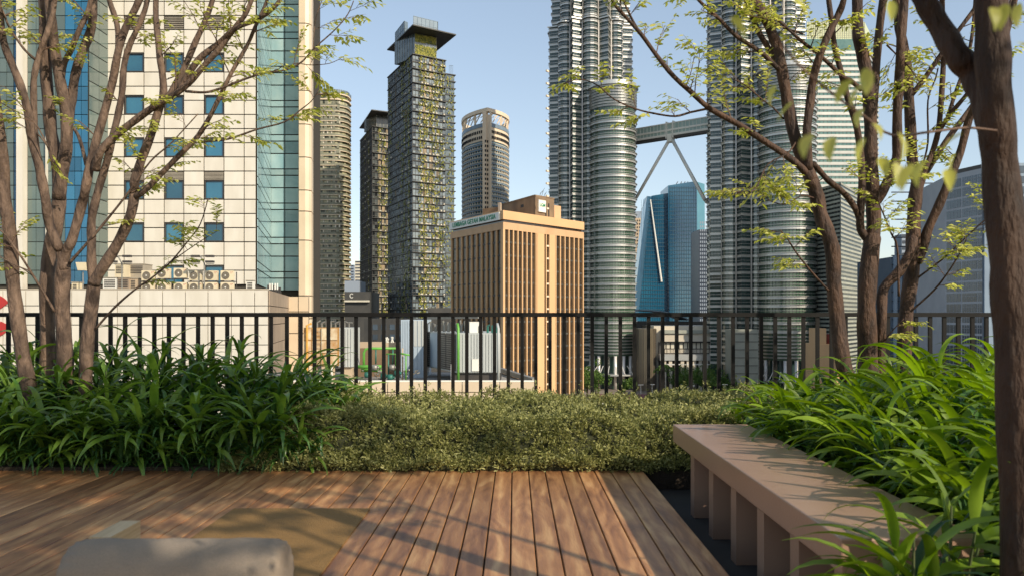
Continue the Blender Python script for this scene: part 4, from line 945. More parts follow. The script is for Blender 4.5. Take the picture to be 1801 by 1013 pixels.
for k in range(13):
    px = 752+k*7.5; yq = 57-(k/13)*4.5
    mb.tube([(PX(px, yq), yq, zb-.02), (PX(px, yq), yq, zb+.35+rs.random()*.4), (PX(px+5, yq), yq, zb+.45+rs.random()*.4), (PX(px+6, yq), yq, zb-.02)], .07, 6)
mb.bar((PX(752, 57), 57, zb+.95), (PX(842, 53), 53, zb+1.02), .16); mb.build('pipe', M['pipe'], t)
mb = MB(); mb.box(PX(826, 53), PX(845, 53), 52.8, 54, zb+.004, zb+.72); mb.build('fan_housing', M['whitepaint'], t)
mb = MB()
for px in (858, 866, 873): mb.tube([(PX(px, 53), 52.6, zb), (PX(px, 53), 52.6, zb+.45), (PX(px+4, 53), 52.6, zb+.5)], .08, 6)
mb.build('valve', M['tealpipe'], t)
for px in (806, 876.5): MB().tube([(PX(px, 51.2), 51.2, RZ-.2), (PX(px, 51.2), 51.2, zb+.3), (PX(px-2, 51.2), 51.5, zb+.6)], .085, 10).build('riser_pipe', M['greenpipe'] if px < 820 else M['whitemetal'], t, True)
Y = 51.0
for px, tp, lb in ((583.5, 640, 'short white vent pipe standing in front of the rusty tank'), (794, 640, 'short white vent pipe at the foot of the cooling tower')):
    tag(MB().tube([(PX(px, Y), Y, RZ-.26), (PX(px, Y), Y, PZ(tp, Y))], .05, 8).build('vent_pipe', M['whitepaint'], None, True), lb, 'pipe')

# ------------------------------------------------------------------ rubber board office block (peach)
Yc = 200.0; k_ = Yc/200
Cc = (PX(885, Yc), Yc); Lc = (PX(792, Yc*1.127), Yc*1.127); Rc = (PX(1027, Yc*1.127), Yc*1.127); Bk = (Lc[0]+Rc[0]-Cc[0], Lc[1]+Rc[1]-Cc[1])
blk = thing('peach_office_block', (Cc[0], Yc, GROUND), 'peach coloured office block with tall vertical fins and green lettering on its roof band', 'building')
fl, fr = Fac(Lc, Cc), Fac(Cc, Rc)
z = lambda py: PZ(py, Yc)
def inset(d): 
    return [(fl.xy(fl.L-d*1.2, -d)).to_tuple(), fr.xy(fr.L-d, -d).to_tuple(), (Bk[0], Bk[1]-d*1.5), fl.xy(d, -d).to_tuple()]
full = [Cc, Rc, Bk, Lc]
MB().prism(inset(.5), GROUND, z(386)).build('core', M['brownglass'], blk)
MB().prism(full, z(403.3), z(390.6)).build('lower_band', M['orange2'], blk)
MB().prism(inset(1.0), z(390.6)+.003, z(385.6)-.003).build('roof_gap', M['darkm'], blk)
MB().prism([fl.xy(fl.L, .02).to_tuple(), fr.xy(fr.L+.1, .02).to_tuple(), (Bk[0], Bk[1]+.1), fl.xy(-.1, .0).to_tuple()], z(385.6), z(370)).build('parapet', M['orange'], blk)
# right face bays
zlo = GROUND; zhi = z(403.3)-.003
fhs = [GROUND+2.2+i*3.35 for i in range(31)]
def bays(f, pxs, name='window_strip'):
    for a, b_ in zip(pxs[:-1], pxs[1:]):
        u0, u1 = f.u(a), f.u(b_); w_ = f.part(name, u0+.25, u1-.25, zlo, zhi, -.49, -.44, M['brownglass'], blk)
        s = MB()
        for zf in fhs:
            if zf < zhi-1: f.add(s, u0+.26, u1-.26, zf, zf+.45, -.439, -.38)
        f.add(s, (u0+u1)/2-.05, (u0+u1)/2+.05, zlo, zhi, -.37, -.33)
        s.build('spandrel', M['gw_slab'], w_)
    for a in pxs: f.part('fin', f.u(a)-.19, f.u(a)+.19, zlo, zhi, -.48, .0, M['orange'], blk)
ra = [887.5 + (943-887.5)*i/7 for i in range(8)]; rb_ = [978 + (1026-978)*i/6 for i in range(7)]
bays(fr, ra); bays(fr, rb_)
fr.part('pier', fr.u(944.6), fr.u(957.3), zlo, zhi, -.48, .04, M['orange'], blk)
fr.part('pier', fr.u(966.2), fr.u(976.5), zlo, zhi, -.48, .04, M['orange'], blk)
fr.part('pier', fr.u(960.2), fr.u(961.6), zlo, zhi, -.48, .02, M['orange'], blk)
s = MB()
for zf in fhs: fr.add(s, fr.u(962), fr.u(966), zf, zf+.45, -.45, -.05)
s.build('spandrel', M['peach'], blk)
fl.part('corner_pier', fl.L-.9, fl.L-.02, zlo, zhi, -.4, .0, M['orange'], blk)
la = [793.5 + (881-793.5)*i/10 for i in range(11)]; bays(fl, la)
# sign board
sg = thing('roof_sign', (Cc[0]-10, Yc+5, z(386)), 'long cream roof sign with green letters on the left side of the peach block', 'sign')
u0, u1 = fl.u(792.5), fl.u(880); b_ = MB(); fl.add(b_, u0, u1, z(386.2), z(372.2), .03, .4); b_.build('board', M['whitepaint'], sg)
tc = bpy.data.curves.new('lettering', 'FONT'); tc.body = 'LEMBAGA GETAH MALAYSIA'; tc.size = 1.55; tc.extrude = .05; tc.offset = .010; tc.align_x = 'CENTER'; tc.align_y = 'CENTER'; tc.space_character = 1.08
tc.materials.append(M['greenpaint'])
to = bpy.data.objects.new('lettering', tc); C.objects.link(to); q = fl.xy((u0+u1)/2+.2, .46)
mtx = Matrix.Translation((q.x, q.y, (z(386.2)+z(372.2))/2)) @ Matrix.Rotation(fl.ang, 4, 'Z') @ Matrix.Rotation(R(90), 4, 'X')
to.matrix_basis = mtx; setparent(to, sg)
bpy.context.view_layer.update(); wdt = to.dimensions.x; sc_ = (u1-u0)*.86/max(wdt, .1); tc.size *= 1.0
to.matrix_basis = mtx @ Matrix.Diagonal((sc_, 1.12, 1, 1))
bpy.context.view_layer.update()
def to_mesh(o):
    me = bpy.data.meshes.new_from_object(o.evaluated_get(bpy.context.evaluated_depsgraph_get())); n = bpy.data.objects.new('lettering', me); C.objects.link(n)
    n.matrix_basis = o.matrix_basis; p = o.parent; bpy.data.objects.remove(o); n.name = 'lettering'; setparent(n, p)
to_mesh(to)
# penthouse
def shifted(d): return Fac(tuple(fl.xy(0, -d)), tuple(fl.xy(fl.L, -d)))
pc_ = (PX(941.5, 217), 217); pl_ = (PX(880, 236), 236); pr_ = (PX(974.5, 223.5), 223.5)
pz = PZ(345, 217)
MB().prism([pc_, pr_, (pr_[0]+pl_[0]-pc_[0], pr_[1]+pl_[1]-pc_[1]), pl_], z(370)-1, pz).build('roof_house', M['brownconc'], blk)
MB().prism([(PX(849, 228), 228), (PX(879, 224), 224), (PX(884, 232), 232), (PX(852, 236), 236)], z(372), PZ(366, 226)).build('roof_house', M['brownconc'], blk)
MB().prism([(PX(974.8, 223.8), 223.8), (PX(986.5, 226), 226), (PX(984, 234), 234), (PX(972, 231), 231)], z(376), PZ(361.5, 224)).build('roof_house', M['orange2'], blk)
MB().prism([(PX(876, 222), 222), (PX(880.5, 221), 221), (PX(882, 224), 224), (PX(878, 225), 225)], z(372), PZ(357, 222)).build('chimney', M['peach'], blk)
fpl = Fac(pl_, pc_); fpr = Fac(pc_, pr_)
fpl.part('vent', fpl.u(916), fpl.u(921), PZ(365.5, 224), PZ(360.5, 224), 0.003, .05, M['black'], blk)
fpr.part('slot', fpr.u(959), fpr.u(961), z(371), PZ(358, 220), 0.003, .05, M['black'], blk)
fpr.part('slot', fpr.u(964), fpr.u(966), z(371), PZ(357, 220), 0.003, .05, M['black'], blk)
MB().prism([(p[0]+dx, p[1]) for p, dx in ((pc_, -.15), (pr_, .15), ((pr_[0]+pl_[0]-pc_[0], pr_[1]+pl_[1]-pc_[1]), 0), (pl_, -.15))], pz+.003, pz+.35).build('roof_coping', M['brownconc'], blk)
mb = MB()
for px, h in ((948, 1.8), (952, 2.6), (956, 1.6)): mb.bar((PX(px, 220), 220, pz), (PX(px+4, 220), 220, pz+h*.8), .1); mb.bar((PX(px+1, 220), 220, pz+h*.5), (PX(px+6, 220), 220, pz+h), .08)
mb.build('antenna', M['darkm'], blk)
s2 = thing('roof_sign', (PX(951, 218), 218, PZ(373, 218)), 'small square white sign with green letters on the brown rooftop house', 'sign')
b_ = MB(); fpr.add(b_, fpr.u(945.5), fpr.u(958), PZ(373, 218), PZ(352, 218), .06, .45); b_.build('board', M['whitepaint'], s2)
tc2 = bpy.data.curves.new('lettering', 'FONT'); tc2.body = 'LGM'; tc2.size = 1.25; tc2.extrude = .04; tc2.offset = .012; tc2.align_x = 'CENTER'; tc2.align_y = 'CENTER'; tc2.materials.append(M['greenpaint'])
t2 = bpy.data.objects.new('lettering', tc2); C.objects.link(t2); q = fpr.xy(fpr.u(951.8), .5)
t2.matrix_basis = Matrix.Translation((q.x, q.y, PZ(361, 218))) @ Matrix.Rotation(fpr.ang, 4, 'Z') @ Matrix.Rotation(R(90), 4, 'X'); setparent(t2, s2)
bpy.context.view_layer.update(); to_mesh(t2)

# ------------------------------------------------------------------ twin green-walled towers
def green_tower(apx, Ya_, lpx, Yl, rpx, Yr, top_py, fh, label, glassm, slab_pts, slab_py, core, seed, step=None, plants=1.0):
    Cc = (PX(apx, Ya_), Ya_); Lc = (PX(lpx, Yl), Yl); Rc = (PX(rpx, Yr), Yr); Bk = (Lc[0]+Rc[0]-Cc[0], Lc[1]+Rc[1]-Cc[1])
    fl, fr = Fac(Lc, Cc), Fac(Cc, Rc); ztop = PZ(top_py, Ya_); rs = random.Random(seed)
    t = thing('green_wall_tower', (Cc[0], Ya_, GROUND), label, 'building', 'twin towers with planted facades')
    cx_, cy_ = (Lc[0]+Rc[0])/2, (Lc[1]+Rc[1])/2
    def sc(f): return [(cx_+(p[0]-cx_)*f, cy_+(p[1]-cy_)*f) for p in (Cc, Rc, Bk, Lc)]
    MB().prism(sc(.955), GROUND, ztop-.2).build('glass_wall', glassm, t)
    nf = int((ztop-GROUND)/fh); slab = MB().prism(sc(1.0), 0, .38).mesh('floor_slab', M['gw_slab'])
    ledge = MB().prism(sc(1.045), 0, .32).mesh('floor_slab', M['gw_slab'])
    for i in range(nf+1):
        zf = ztop - i*fh
        link('floor_slab', ledge if i % 2 == 0 else slab, t, (0, 0, zf-.4))
    mb, mg, bx, bl, wp, pn = MB(), MB(), MB(), MB(), MB(), MB()
    for f in (fl, fr):
        n = int(f.L/1.5)
        for k in range(n+1): f.add(mb, f.L*k/n-.05, f.L*k/n+.05, GROUND, ztop-.4, -.02, .16)
        for i in range(nf):
            z0 = ztop-.4-(i+1)*fh
            for k in range(n):
                for za_, zb_2 in ((z0, z0+1.45), (z0+1.55, z0+fh-.4)):
                    a, b2 = f.xy(f.L*k/n+.06, -.03), f.xy(f.L*(k+1)/n-.06, -.03); pn.quad((a.x, a.y, za_), (b2.x, b2.y, za_), (b2.x, b2.y, zb_2), (a.x, a.y, zb_2))
        strips = [rs.uniform(.06, .94)*f.L for _ in range(12)]
        for i in range(nf):
            z0 = ztop-.4-(i+1)*fh
            f.add(mg, .2, f.L-.2, z0+1.45, z0+1.55, -.06, .08)
            for sidx, u in enumerate(strips):
                dens_ = .5+.5*math.sin(i*.55+sidx*2.1)
                if rs.random() < dens_*plants:
                    for _ in range(10):
                        uu = u+rs.gauss(0, .7); zz_ = z0+rs.uniform(0, fh); s_ = rs.uniform(.25, .6)
                        if not 0 < uu < f.L: continue
                        a = f.xy(uu-s_/2, rs.uniform(.2, .6)); b2 = f.xy(uu+s_/2, rs.uniform(.2, .6))
                        wp.quad((a.x, a.y, zz_-s_*rs.uniform(.5, 1.3)), (b2.x, b2.y, zz_-s_*.7), (b2.x, b2.y, zz_+s_*.5), (a.x, a.y, zz_+s_*rs.uniform(.3, .8)))
                if rs.random() < (.5 if f is fr else .12): f.add(bx, min(f.L-.8, u), min(f.L, u+.8), z0+.4, z0+1.0, .2, .7)
            for _ in range(2 if f is fr else 1):
                u = rs.choice([.3, .33, .5, .72])*f.L; w_ = rs.choice([1.4, 1.5, 2.2])
                f.add(bl, u, min(f.L-.1, u+w_), z0+.45, z0+fh-.5, -.35, -.012)
    pn.build('window_pane', M['pane'] if seed == 5 else M['panedark'], t, kind='stuff')
    mb.build('mullion', M['darkm'], t, kind='stuff'); mg.build('transom', M['pipe'], t, kind='stuff')
    wp.build('climbing_plants', M['gw_plant'], t, kind='stuff'); bx.build('planter_box', M['gw_box'], t, kind='stuff'); bl.build('blind', M['blind'], t, kind='stuff')
    # roof house and wide flat canopy
    (ca, cb, cl, dep) = core
    A_ = (PX(cl, Ya_+16), Ya_+16); B_ = (PX(ca, Ya_+3), Ya_+3); C_ = (PX(cb, Ya_+9), Ya_+9); zt = PZ(slab_py, slab_pts[1][1])
    MB().prism([B_, C_, (A_[0]+C_[0]-B_[0], A_[1]+C_[1]-B_[1]), A_], ztop-.5, zt-.01).build('roof_house', glassm, t)
    f2, f3 = Fac(B_, C_), Fac(A_, B_); mp_ = MB()
    if cl < 700 and seed == 5:
        for _ in range(900):
            u = rs.uniform(0, f2.L-.5); zz_ = rs.uniform(ztop-.4, zt-.5)
            if ztop+5.6 < zz_ < ztop+7.4: continue
            a = f2.xy(u, rs.uniform(.1, .4)); b2 = f2.xy(u+rs.uniform(.4, .8), rs.uniform(.1, .4)); mp_.quad((a.x, a.y, zz_-.4), (b2.x, b2.y, zz_-.3), (b2.x, b2.y, zz_+.4), (a.x, a.y, zz_+.3))
        mp_.build('wall_garden', M['gw_plant'], t, kind='stuff')
    mb = MB()
    for k in range(8): f3.add(mb, f3.L*k/8-.06, f3.L*k/8+.06, ztop-.4, zt-.02, 0, .15)
    for k in range(7): f2.add(mb, f2.L*k/6-.06, f2.L*k/6+.06, ztop-.4, zt-.02, .0, .12)
    mb.build('mullion', M['pipe'], t)
    sp = [(PX(p, y_), y_) for p, y_ in slab_pts]; sp.append((sp[0][0]+sp[2][0]-sp[1][0], sp[0][1]+sp[2][1]-sp[1][1]))
    MB().prism([sp[1], sp[2], sp[3], sp[0]], zt, zt+.55).build('canopy_roof', M['gw_slab'], t)
    return t, zt, sp
t, zt, sp = green_tower(726, 400, 682.5, 439, 783, 410.5, 95, 3.55, 'taller planted glass tower with dark overhanging roof and roof screens, left of centre', M['gw_glass'],
            [(680.7, 429), (726, 392), (802.4, 406)], 45, (729.5, 767.5, 694.5, 0), 5)
# lower right shoulder of the tall tower
sh = Fac((PX(783.2, 410.6), 410.6), (PX(799, 413.6), 413.6)); zs = PZ(131, 412)
MB().prism([tuple(sh.A), tuple(sh.B), (sh.B.x-8, sh.B.y+20), (sh.A.x-4, sh.A.y+20)], GROUND, zs).build('shoulder_wall', M['gw_glass'], t)
m_ = MB().prism([(sh.A.x+.02, sh.A.y-.4), (sh.B.x+.9, sh.B.y-.4), (sh.B.x-7.2, sh.B.y+20.2), (sh.A.x-4, sh.A.y+20.2)], 0, .36).mesh('shoulder_slab', M['gw_slab'])
wp = MB(); rs = random.Random(77)
for i in range(50):
    zf = zs-i*3.55
    if zf < GROUND: break
    link('shoulder_slab', m_, t, (0, 0, zf-.3))
    for _ in range(8):
        u = rs.uniform(.3, sh.L-.6); a = sh.xy(u, .5); b2 = sh.xy(u+.5, .55); q = zf-rs.uniform(.3, 3.3); wp.quad((a.x, a.y, q-.4), (b2.x, b2.y, q-.3), (b2.x, b2.y, q+.4), (a.x, a.y, q+.3))
wp.build('climbing_plants', M['gw_plant'], t, kind='stuff')
def screen(pts, z0, z1, n, parent):
    mb = MB()
    for a, b_ in zip(pts[:-1], pts[1:]):
        for k in range(n+1): q = (a[0]+(b_[0]-a[0])*k/n, a[1]+(b_[1]-a[1])*k/n); mb.bar((*q, z0), (*q, z1), .22)
        for zz_ in (z0+.2, (z0+z1)/2, z1): mb.bar((*a, zz_), (*b_, zz_), .2)
    mb.build('roof_screen', M['bluesteel'], parent)
    for a, b_ in zip(pts[:-1], pts[1:]):
        f = Fac(a, b_) if a[0] < b_[0] else Fac(b_, a); f.part('screen_glass', .1, f.L-.1, z0+.3, z1-.15, -.06, -.02, M['bluesteel'], parent)
screen([(PX(727, 399), 399), (PX(770, 407), 407), (PX(766, 420), 420)], zt+.56, zt+7.2, 6, t)
screen([(PX(695, 424), 424), (PX(711, 407), 407), (PX(717, 409), 409)], zt+.56, zt+7.6, 5, t)
mb = MB()
for k in range(5): mb.bar((PX(790+k*1.6, 415), 415, zs), (PX(790+k*1.6, 415), 415, zs+5.5), .12)
mb.bar((PX(790, 415), 415, zs+5.4), (PX(797, 415), 415, zs+5.4), .12); mb.build('roof_mast', M['bluesteel'], t)
green_tower(655, 500, 633.5, 541, 688, 508, 222, 4.1, 'shorter planted glass tower with a dark overhanging roof, left of its taller twin', M['gw_glassd'],
            [(632, 540), (653.5, 492), (700, 500)], 194.5, (662, 700, 641, 0), 6, plants=.55)

# ------------------------------------------------------------------ rounded condominium tower
def rrect(cx_, cy_, hx, hy, r, n=8):
    out = []
    for (sx_, sy_, a0) in ((1, -1, -90), (1, 1, 0), (-1, 1, 90), (-1, -1, 180)):
        for k in range(n+1): a = R(a0+90*k/n); out.append((cx_+sx_*(hx-r)+r*math.cos(a), cy_+sy_*(hy-r)+r*math.sin(a)))
    return out
Yq = 500; ccx = PX(572, Yq); hx = (PX(609, Yq)-PX(535, Yq))/2
t = thing('condominium_tower', (ccx, Yq+12, GROUND), 'olive grey apartment tower with rounded balcony bands right of the cream office tower', 'building')
MB().prism(rrect(ccx, Yq+11, hx-.9, 11-.9, 8), GROUND, PZ(166, Yq)).build('glass_wall', M['condog'], t)
band = MB().ring(rrect(0, 0, hx, 11, 8.5), rrect(0, 0, hx-.95, 10.05, 7.6), 0, 1.25).mesh('balcony_band', M['condo'])
slabm = MB().ring(rrect(0, 0, hx+.25, 11.25, 8.7), rrect(0, 0, hx-.9, 10.1, 7.6), 0, .3).mesh('balcony_slab', M['peach'])
zf = PZ(183, Yq); i = 0; rs = random.Random(8); pa = MB(); pc2 = MB(); cp_ = MB(); rp_ = rrect(ccx, Yq+11, hx-.86, 11-.86, 8)
while zf > GROUND:
    for p, q in zip(rp_, rp_[1:]+rp_[:1]):
        d_ = math.dist(p, q); k = max(1, round(d_/1.3))
        for j in range(k):
            a = (p[0]+(q[0]-p[0])*(j+.04)/k, p[1]+(q[1]-p[1])*(j+.04)/k); b2 = (p[0]+(q[0]-p[0])*(j+.96)/k, p[1]+(q[1]-p[1])*(j+.96)/k); cp_.quad((*a, zf), (*b2, zf), (*b2, zf+1.8), (*a, zf+1.8))
    link('balcony_band', band, t, (ccx, Yq+11, zf-1.25))
    if i % 1 == 0: link('balcony_slab', slabm, t, (ccx, Yq+11, zf-1.6))
    for px in (566, 573, 580, 587, 594):
        if rs.random() < .55: pa.box(PX(px, Yq)-rs.uniform(.4, 1.2), PX(px, Yq)+rs.uniform(.4, 1.2), Yq-.02, Yq+.5, zf+.003, zf+1.7)
        if rs.random() < .35: pc2.box(PX(px+3, Yq)-.5, PX(px+3, Yq)+.4, Yq+.3, Yq+.7, zf+.003, zf+1.7)
    zf -= 3.1; i += 1
cp_.build('window_pane', M['panewarm'], t, kind='stuff'); pa.build('wall_panel', M['condo'], t, kind='stuff'); pc2.build('curtain', M['gw_box'], t, kind='stuff')
for zz_, h_ in ((PZ(183, Yq)+2.6, .7), (PZ(183, Yq)+6.0, .6)): MB().ring(rrect(ccx, Yq+11, hx+.3, 11.3, 8.7), rrect(ccx, Yq+11, hx-.9, 10.1, 7.6), zz_, zz_+h_).build('crown_band', M['peach'], t)
MB().ring(rrect(ccx, Yq+11, hx-.1, 10.9, 8.4), rrect(ccx, Yq+11, hx-.3, 10.7, 8.2), PZ(183, Yq)+6.62, PZ(160, Yq)+1.0).build('crown_screen', M['bluesteel'], t)
pl = rrect(ccx, Yq+11, hx+.05, 11.05, 8.5, 10); mb = MB()
for p in pl: mb.bar((*p, PZ(183, Yq)+6.6), (*p, PZ(160, Yq)+1.0), .14)
mb.build('crown_post', M['gw_slab'], t)
t['label'] = 'olive grey apartment tower with rounded balcony bands right of the cream office tower'

# ------------------------------------------------------------------ oval tower with peach pier
Yo = 520
def ovalplan(s=1.0):
    ax_, ay = PX(857, Yo), Yo; lx, ly = PX(813, 560), 560; rx, ry = PX(895, 552), 552
    pts = []
    for t_ in np.linspace(0, 1, 9)[:-1]:                     # apex to right, bulging
        pts.append(((1-t_)**2*ax_+2*t_*(1-t_)*(rx+1.5)+t_*t_*rx, (1-t_)**2*ay+2*t_*(1-t_)*(ay+14)+t_*t_*ry))
    for t_ in np.linspace(0, 1, 9)[:-1]:
        pts.append(((1-t_)**2*rx+2*t_*(1-t_)*(rx-2)+t_*t_*(ax_), (1-t_)**2*ry+2*t_*(1-t_)*(ry+22)+t_*t_*(ry+24)))
    for t_ in np.linspace(0, 1, 9)[:-1]:
        pts.append(((1-t_)**2*ax_+2*t_*(1-t_)*(lx+1)+t_*t_*lx, (1-t_)**2*(ry+24)+2*t_*(1-t_)*(ly+20)+t_*t_*ly))
    for t_ in np.linspace(0, 1, 9)[:-1]:
        pts.append(((1-t_)**2*lx+2*t_*(1-t_)*(lx-1)+t_*t_*ax_, (1-t_)**2*ly+2*t_*(1-t_)*(ay+17)+t_*t_*ay))
    cx_ = sum(p[0] for p in pts)/len(pts); cy_ = sum(p[1] for p in pts)/len(pts)
    return [(cx_+(p[0]-cx_)*s, cy_+(p[1]-cy_)*s) for p in pts]
t = thing('oval_tower', (PX(855, Yo), Yo+20, GROUND), 'round-fronted tower with peach central pier and open crown, behind the peach block', 'building')
zo = lambda py: PZ(py, Yo)
MB().prism(ovalplan(.95), GROUND, zo(214)).build('glass_wall', M['ovalglass'], t)
MB().ring(ovalplan(1.02), ovalplan(.90), zo(196.5), zo(190)).build('crown_ring', M['peach'], t)
MB().ring(ovalplan(1.0), ovalplan(.97), zo(222), zo(215)).build('crown_band', M['bluesteel'], t)
MB().ring(ovalplan(.985), ovalplan(.955), zo(246), zo(222)-.003).build('crown_wall', M['peach'], t)
pp_ = ovalplan(.992); mb = MB()
for p, q in zip(pp_, pp_[1:]+pp_[:1]):
    for f_ in (0.15, .5, .85):
        x_, y_ = p[0]+(q[0]-p[0])*f_, p[1]+(q[1]-p[1])*f_
        for py in (230, 240): mb.box(x_-.45, x_+.45, y_-.3, y_+.3, zo(py+2.5), zo(py-2.5))
mb.build('crown_opening', M['black'], t); mb = MB(); pp_ = ovalplan(.96)
for i, p in enumerate(pp_):
    if i % 3 == 0: mb.box(p[0]-.7, p[0]+.7, p[1]-.7, p[1]+.7, zo(214), zo(196.5)-.003)
    q = pp_[(i+1) % len(pp_)]; mb.bar((*p, zo(213)), (*q, zo(198)), .5); mb.bar((*p, zo(204)), (*q, zo(198)), .4)
mb.build('crown_column', M['peach'], t)
rg = MB().ring(ovalplan(1.015), ovalplan(.95), 0, .38).mesh('floor_band', M['gw_box'])
rg2 = MB().ring(ovalplan(1.0), ovalplan(.951), 0, .9).mesh('balcony_band', M['bluesteel'])
zf = zo(250)
while zf > GROUND: link('floor_band', rg, t, (0, 0, zf-.38)); link('balcony_band', rg2, t, (0, 0, zf-1.46)); zf -= 3.07
mb = MB(); pp_ = ovalplan(.975)
for i, p in enumerate(pp_):
    q = pp_[(i+1) % len(pp_)]
    for f_ in (0., .5): x_, y_ = p[0]+(q[0]-p[0])*f_, p[1]+(q[1]-p[1])*f_; mb.box(x_-.16, x_+.16, y_-.3, y_+.3, GROUND, zo(250))
mb.build('mullion', M['peach'], t)
xa, xb = PX(848.8, Yo), PX(864.4, Yo)
MB().box(xa, PX(855.5, Yo), Yo-2.2, Yo+9, GROUND, zo(196.8)).build('pier', M['peach'], t)
MB().box(PX(855.6, Yo), PX(861, Yo), Yo-1.2, Yo+9, GROUND, zo(203)).build('pier_recess', M['peach'], t)
MB().box(PX(861.1, Yo), xb, Yo-2.0, Yo+9, GROUND, zo(196.8)).build('pier', M['peach'], t)
mb = MB(); zf = zo(248)
while zf > GROUND: mb.box(PX(853, Yo), PX(855.3, Yo), Yo-2.3, Yo-2.0, zf-1.6, zf); mb.box(PX(856.5, Yo), PX(859, Yo), Yo-1.3, Yo-1.1, zf-1.6, zf); zf -= 3.07
mb.build('window', M['black'], t, kind='stuff')

# ------------------------------------------------------------------ the two silver towers
def star_plan(Rr, s=1.0, off=0.0, rot=R(10), lobes=True):
    """eight right-angled points with eight round lobes between them"""
    out = []; Ri = Rr*.765; rl = Rr*.175
    for k in range(8):
        a = rot+k*math.pi/4; out.append((Rr*math.cos(a), Rr*math.sin(a)))
        am = a+math.pi/8; cxl, cyl = Ri*1.0*math.cos(am), Ri*math.sin(am)
        for j in range(7):
            b2 = am + R(-80+160*j/6); out.append((cxl+rl*math.cos(b2), cyl+rl*math.sin(b2)))
    k2 = [(x*(s)+off*x/math.hypot(x, y), y*(s)+off*y/math.hypot(x, y)) for x, y in out]
    return k2
def circ(r, n=56): return [(r*math.cos(2*math.pi*i/n), r*math.sin(2*math.pi*i/n)) for i in range(n)]
FH = 3.95
def petro(cpx, Yt, Rr, bpx, Yb, rb__, label, btop, setback, rot, seed):
    cx_, cb = PX(cpx, Yt), PX(bpx, Yb); t = thing('silver_tower', (cx_, Yt, GROUND), label, 'building', 'twin silver towers joined by the bridge')
    ztop = PZ(-80, Yt); zset = PZ(setback, Yt); zbt = PZ(btop, Yb)
    def tr(pl, x, y): return [(p[0]+x, p[1]+y) for p in pl]
    for (nm, sc2, za, zb) in (('glass_wall', 1.0, GROUND, zset), ('upper_glass_wall', .94, zset, ztop)):
        MB().prism(tr(star_plan(Rr*sc2, 1, -.55, rot), cx_, Yt), za, zb).build(nm, M['pglass'], t)
    def floor_me(Rq):
        m = MB(); o_, i_ = star_plan(Rq, 1, 0, rot), star_plan(Rq, 1, -.54, rot)
        m.ring(o_, i_, 0, 1.0); m.ring(star_plan(Rq, 1, .5, rot), star_plan(Rq, 1, -.1, rot), 1.002, 1.17); m.ring(star_plan(Rq, 1, -.2, rot), i_, 2.4, 2.55)
        return m.mesh('floor_band', M['steel'])
    f1, f2 = floor_me(Rr), floor_me(Rr*.94)
    zf = GROUND+14
    while zf < ztop:
        link('floor_band', f1 if zf < zset else f2, t, (cx_, Yt, zf)); zf += FH
    mb = MB(); mc = MB()
    for Rq, za, zb in ((Rr, GROUND, zset), (Rr*.94, zset, ztop)):
        pl = tr(star_plan(Rq, 1, -.45, rot), cx_, Yt); n = len(pl)
        for i in range(n):
            p, q = pl[i], pl[(i+1) % n]; d_ = math.dist(p, q); k = max(1, round(d_/1.6))
            for j in range(k):
                x_, y_ = p[0]+(q[0]-p[0])*j/k, p[1]+(q[1]-p[1])*j/k; mb.box(x_-.07, x_+.07, y_-.07, y_+.07, za, zb)
        pj = tr(star_plan(Rq, 1, .42, rot), cx_, Yt)
        for i in range(n):
            if i % 8 in (1, 7): mc.tube([(*pj[i], za), (*pj[i], zb)], .38, 6)
    mb.build('mullion', M['pmull'], t, kind='stuff'); mc.build('column', M['steel2'], t, True)
    MB().ring(tr(star_plan(Rr, 1, 1.0, rot), cx_, Yt), tr(star_plan(Rr*.93, 1, 0, rot), cx_, Yt), zset, zset+.6).build('setback_ledge', M['steel'], t)
    # the attached round tower
    MB().prism(tr(circ(rb__-.7), cb, Yb), GROUND+17, zbt).build('round_glass_wall', M['pgreen'], t)
    m = MB(); m.ring(circ(rb__), circ(rb__-.69), 0, 1.15); m.ring(circ(rb__+.55), circ(rb__-.1), 1.152, 1.34); m.ring(circ(rb__-.4), circ(rb__-.69), 2.45, 2.6); fm = m.mesh('round_floor_band', M['steel'])
    zf = GROUND+29.5
    while zf < zbt-13: link('round_floor_band', fm, t, (cb, Yb, zf)); zf += FH
    m = MB(); m.ring(circ(rb__-.1), circ(rb__-.69), 0, .5); m.ring(circ(rb__+.35), circ(rb__-.1), .502, .66); fc = m.mesh('crown_band', M['steel'])
    z1 = zbt-12.4
    while z1 < zbt-2: link('crown_band', fc, t, (cb, Yb, z1)); z1 += 1.45
    z1 = GROUND+18
    while z1 < GROUND+29: link('crown_band', fc, t, (cb, Yb, z1)); z1 += 1.6
    MB().ring(tr(circ(rb__+1.1), cb, Yb), tr(circ(rb__-2.5), cb, Yb), zbt-1.5, zbt-.7).build('cornice', M['steel'], t)
    MB().ring(tr(circ(rb__+.3), cb, Yb), tr(circ(rb__-.4), cb, Yb), zbt-.69, zbt+.8).build('cornice', M['steel'], t)
    mb = MB(); pl = tr(circ(rb__-.6, 52), cb, Yb)
    for p in pl: mb.box(p[0]-.07, p[0]+.07, p[1]-.07, p[1]+.07, GROUND+17, zbt-1.5)
    mb.build('mullion', M['pmull'], t, kind='stuff')
    # open base: tall columns round a glass drum, then a canopy ring
    MB().prism(tr(circ(rb__-3), cb, Yb), GROUND, GROUND+17).build('lobby_glass', M['pglass'], t)
    pl = tr(circ(rb__-.9, 16), cb, Yb)
    for p in pl: MB().tube([(*p, GROUND), (*p, GROUND+17)], .8, 10).build('lobby_column', M['steel2'], t, True)
    MB().ring(tr(circ(rb__+5), cb, Yb), tr(circ(rb__-2.9), cb, Yb), GROUND+7.2, GROUND+7.9).build('entrance_canopy', M['steel'], t)
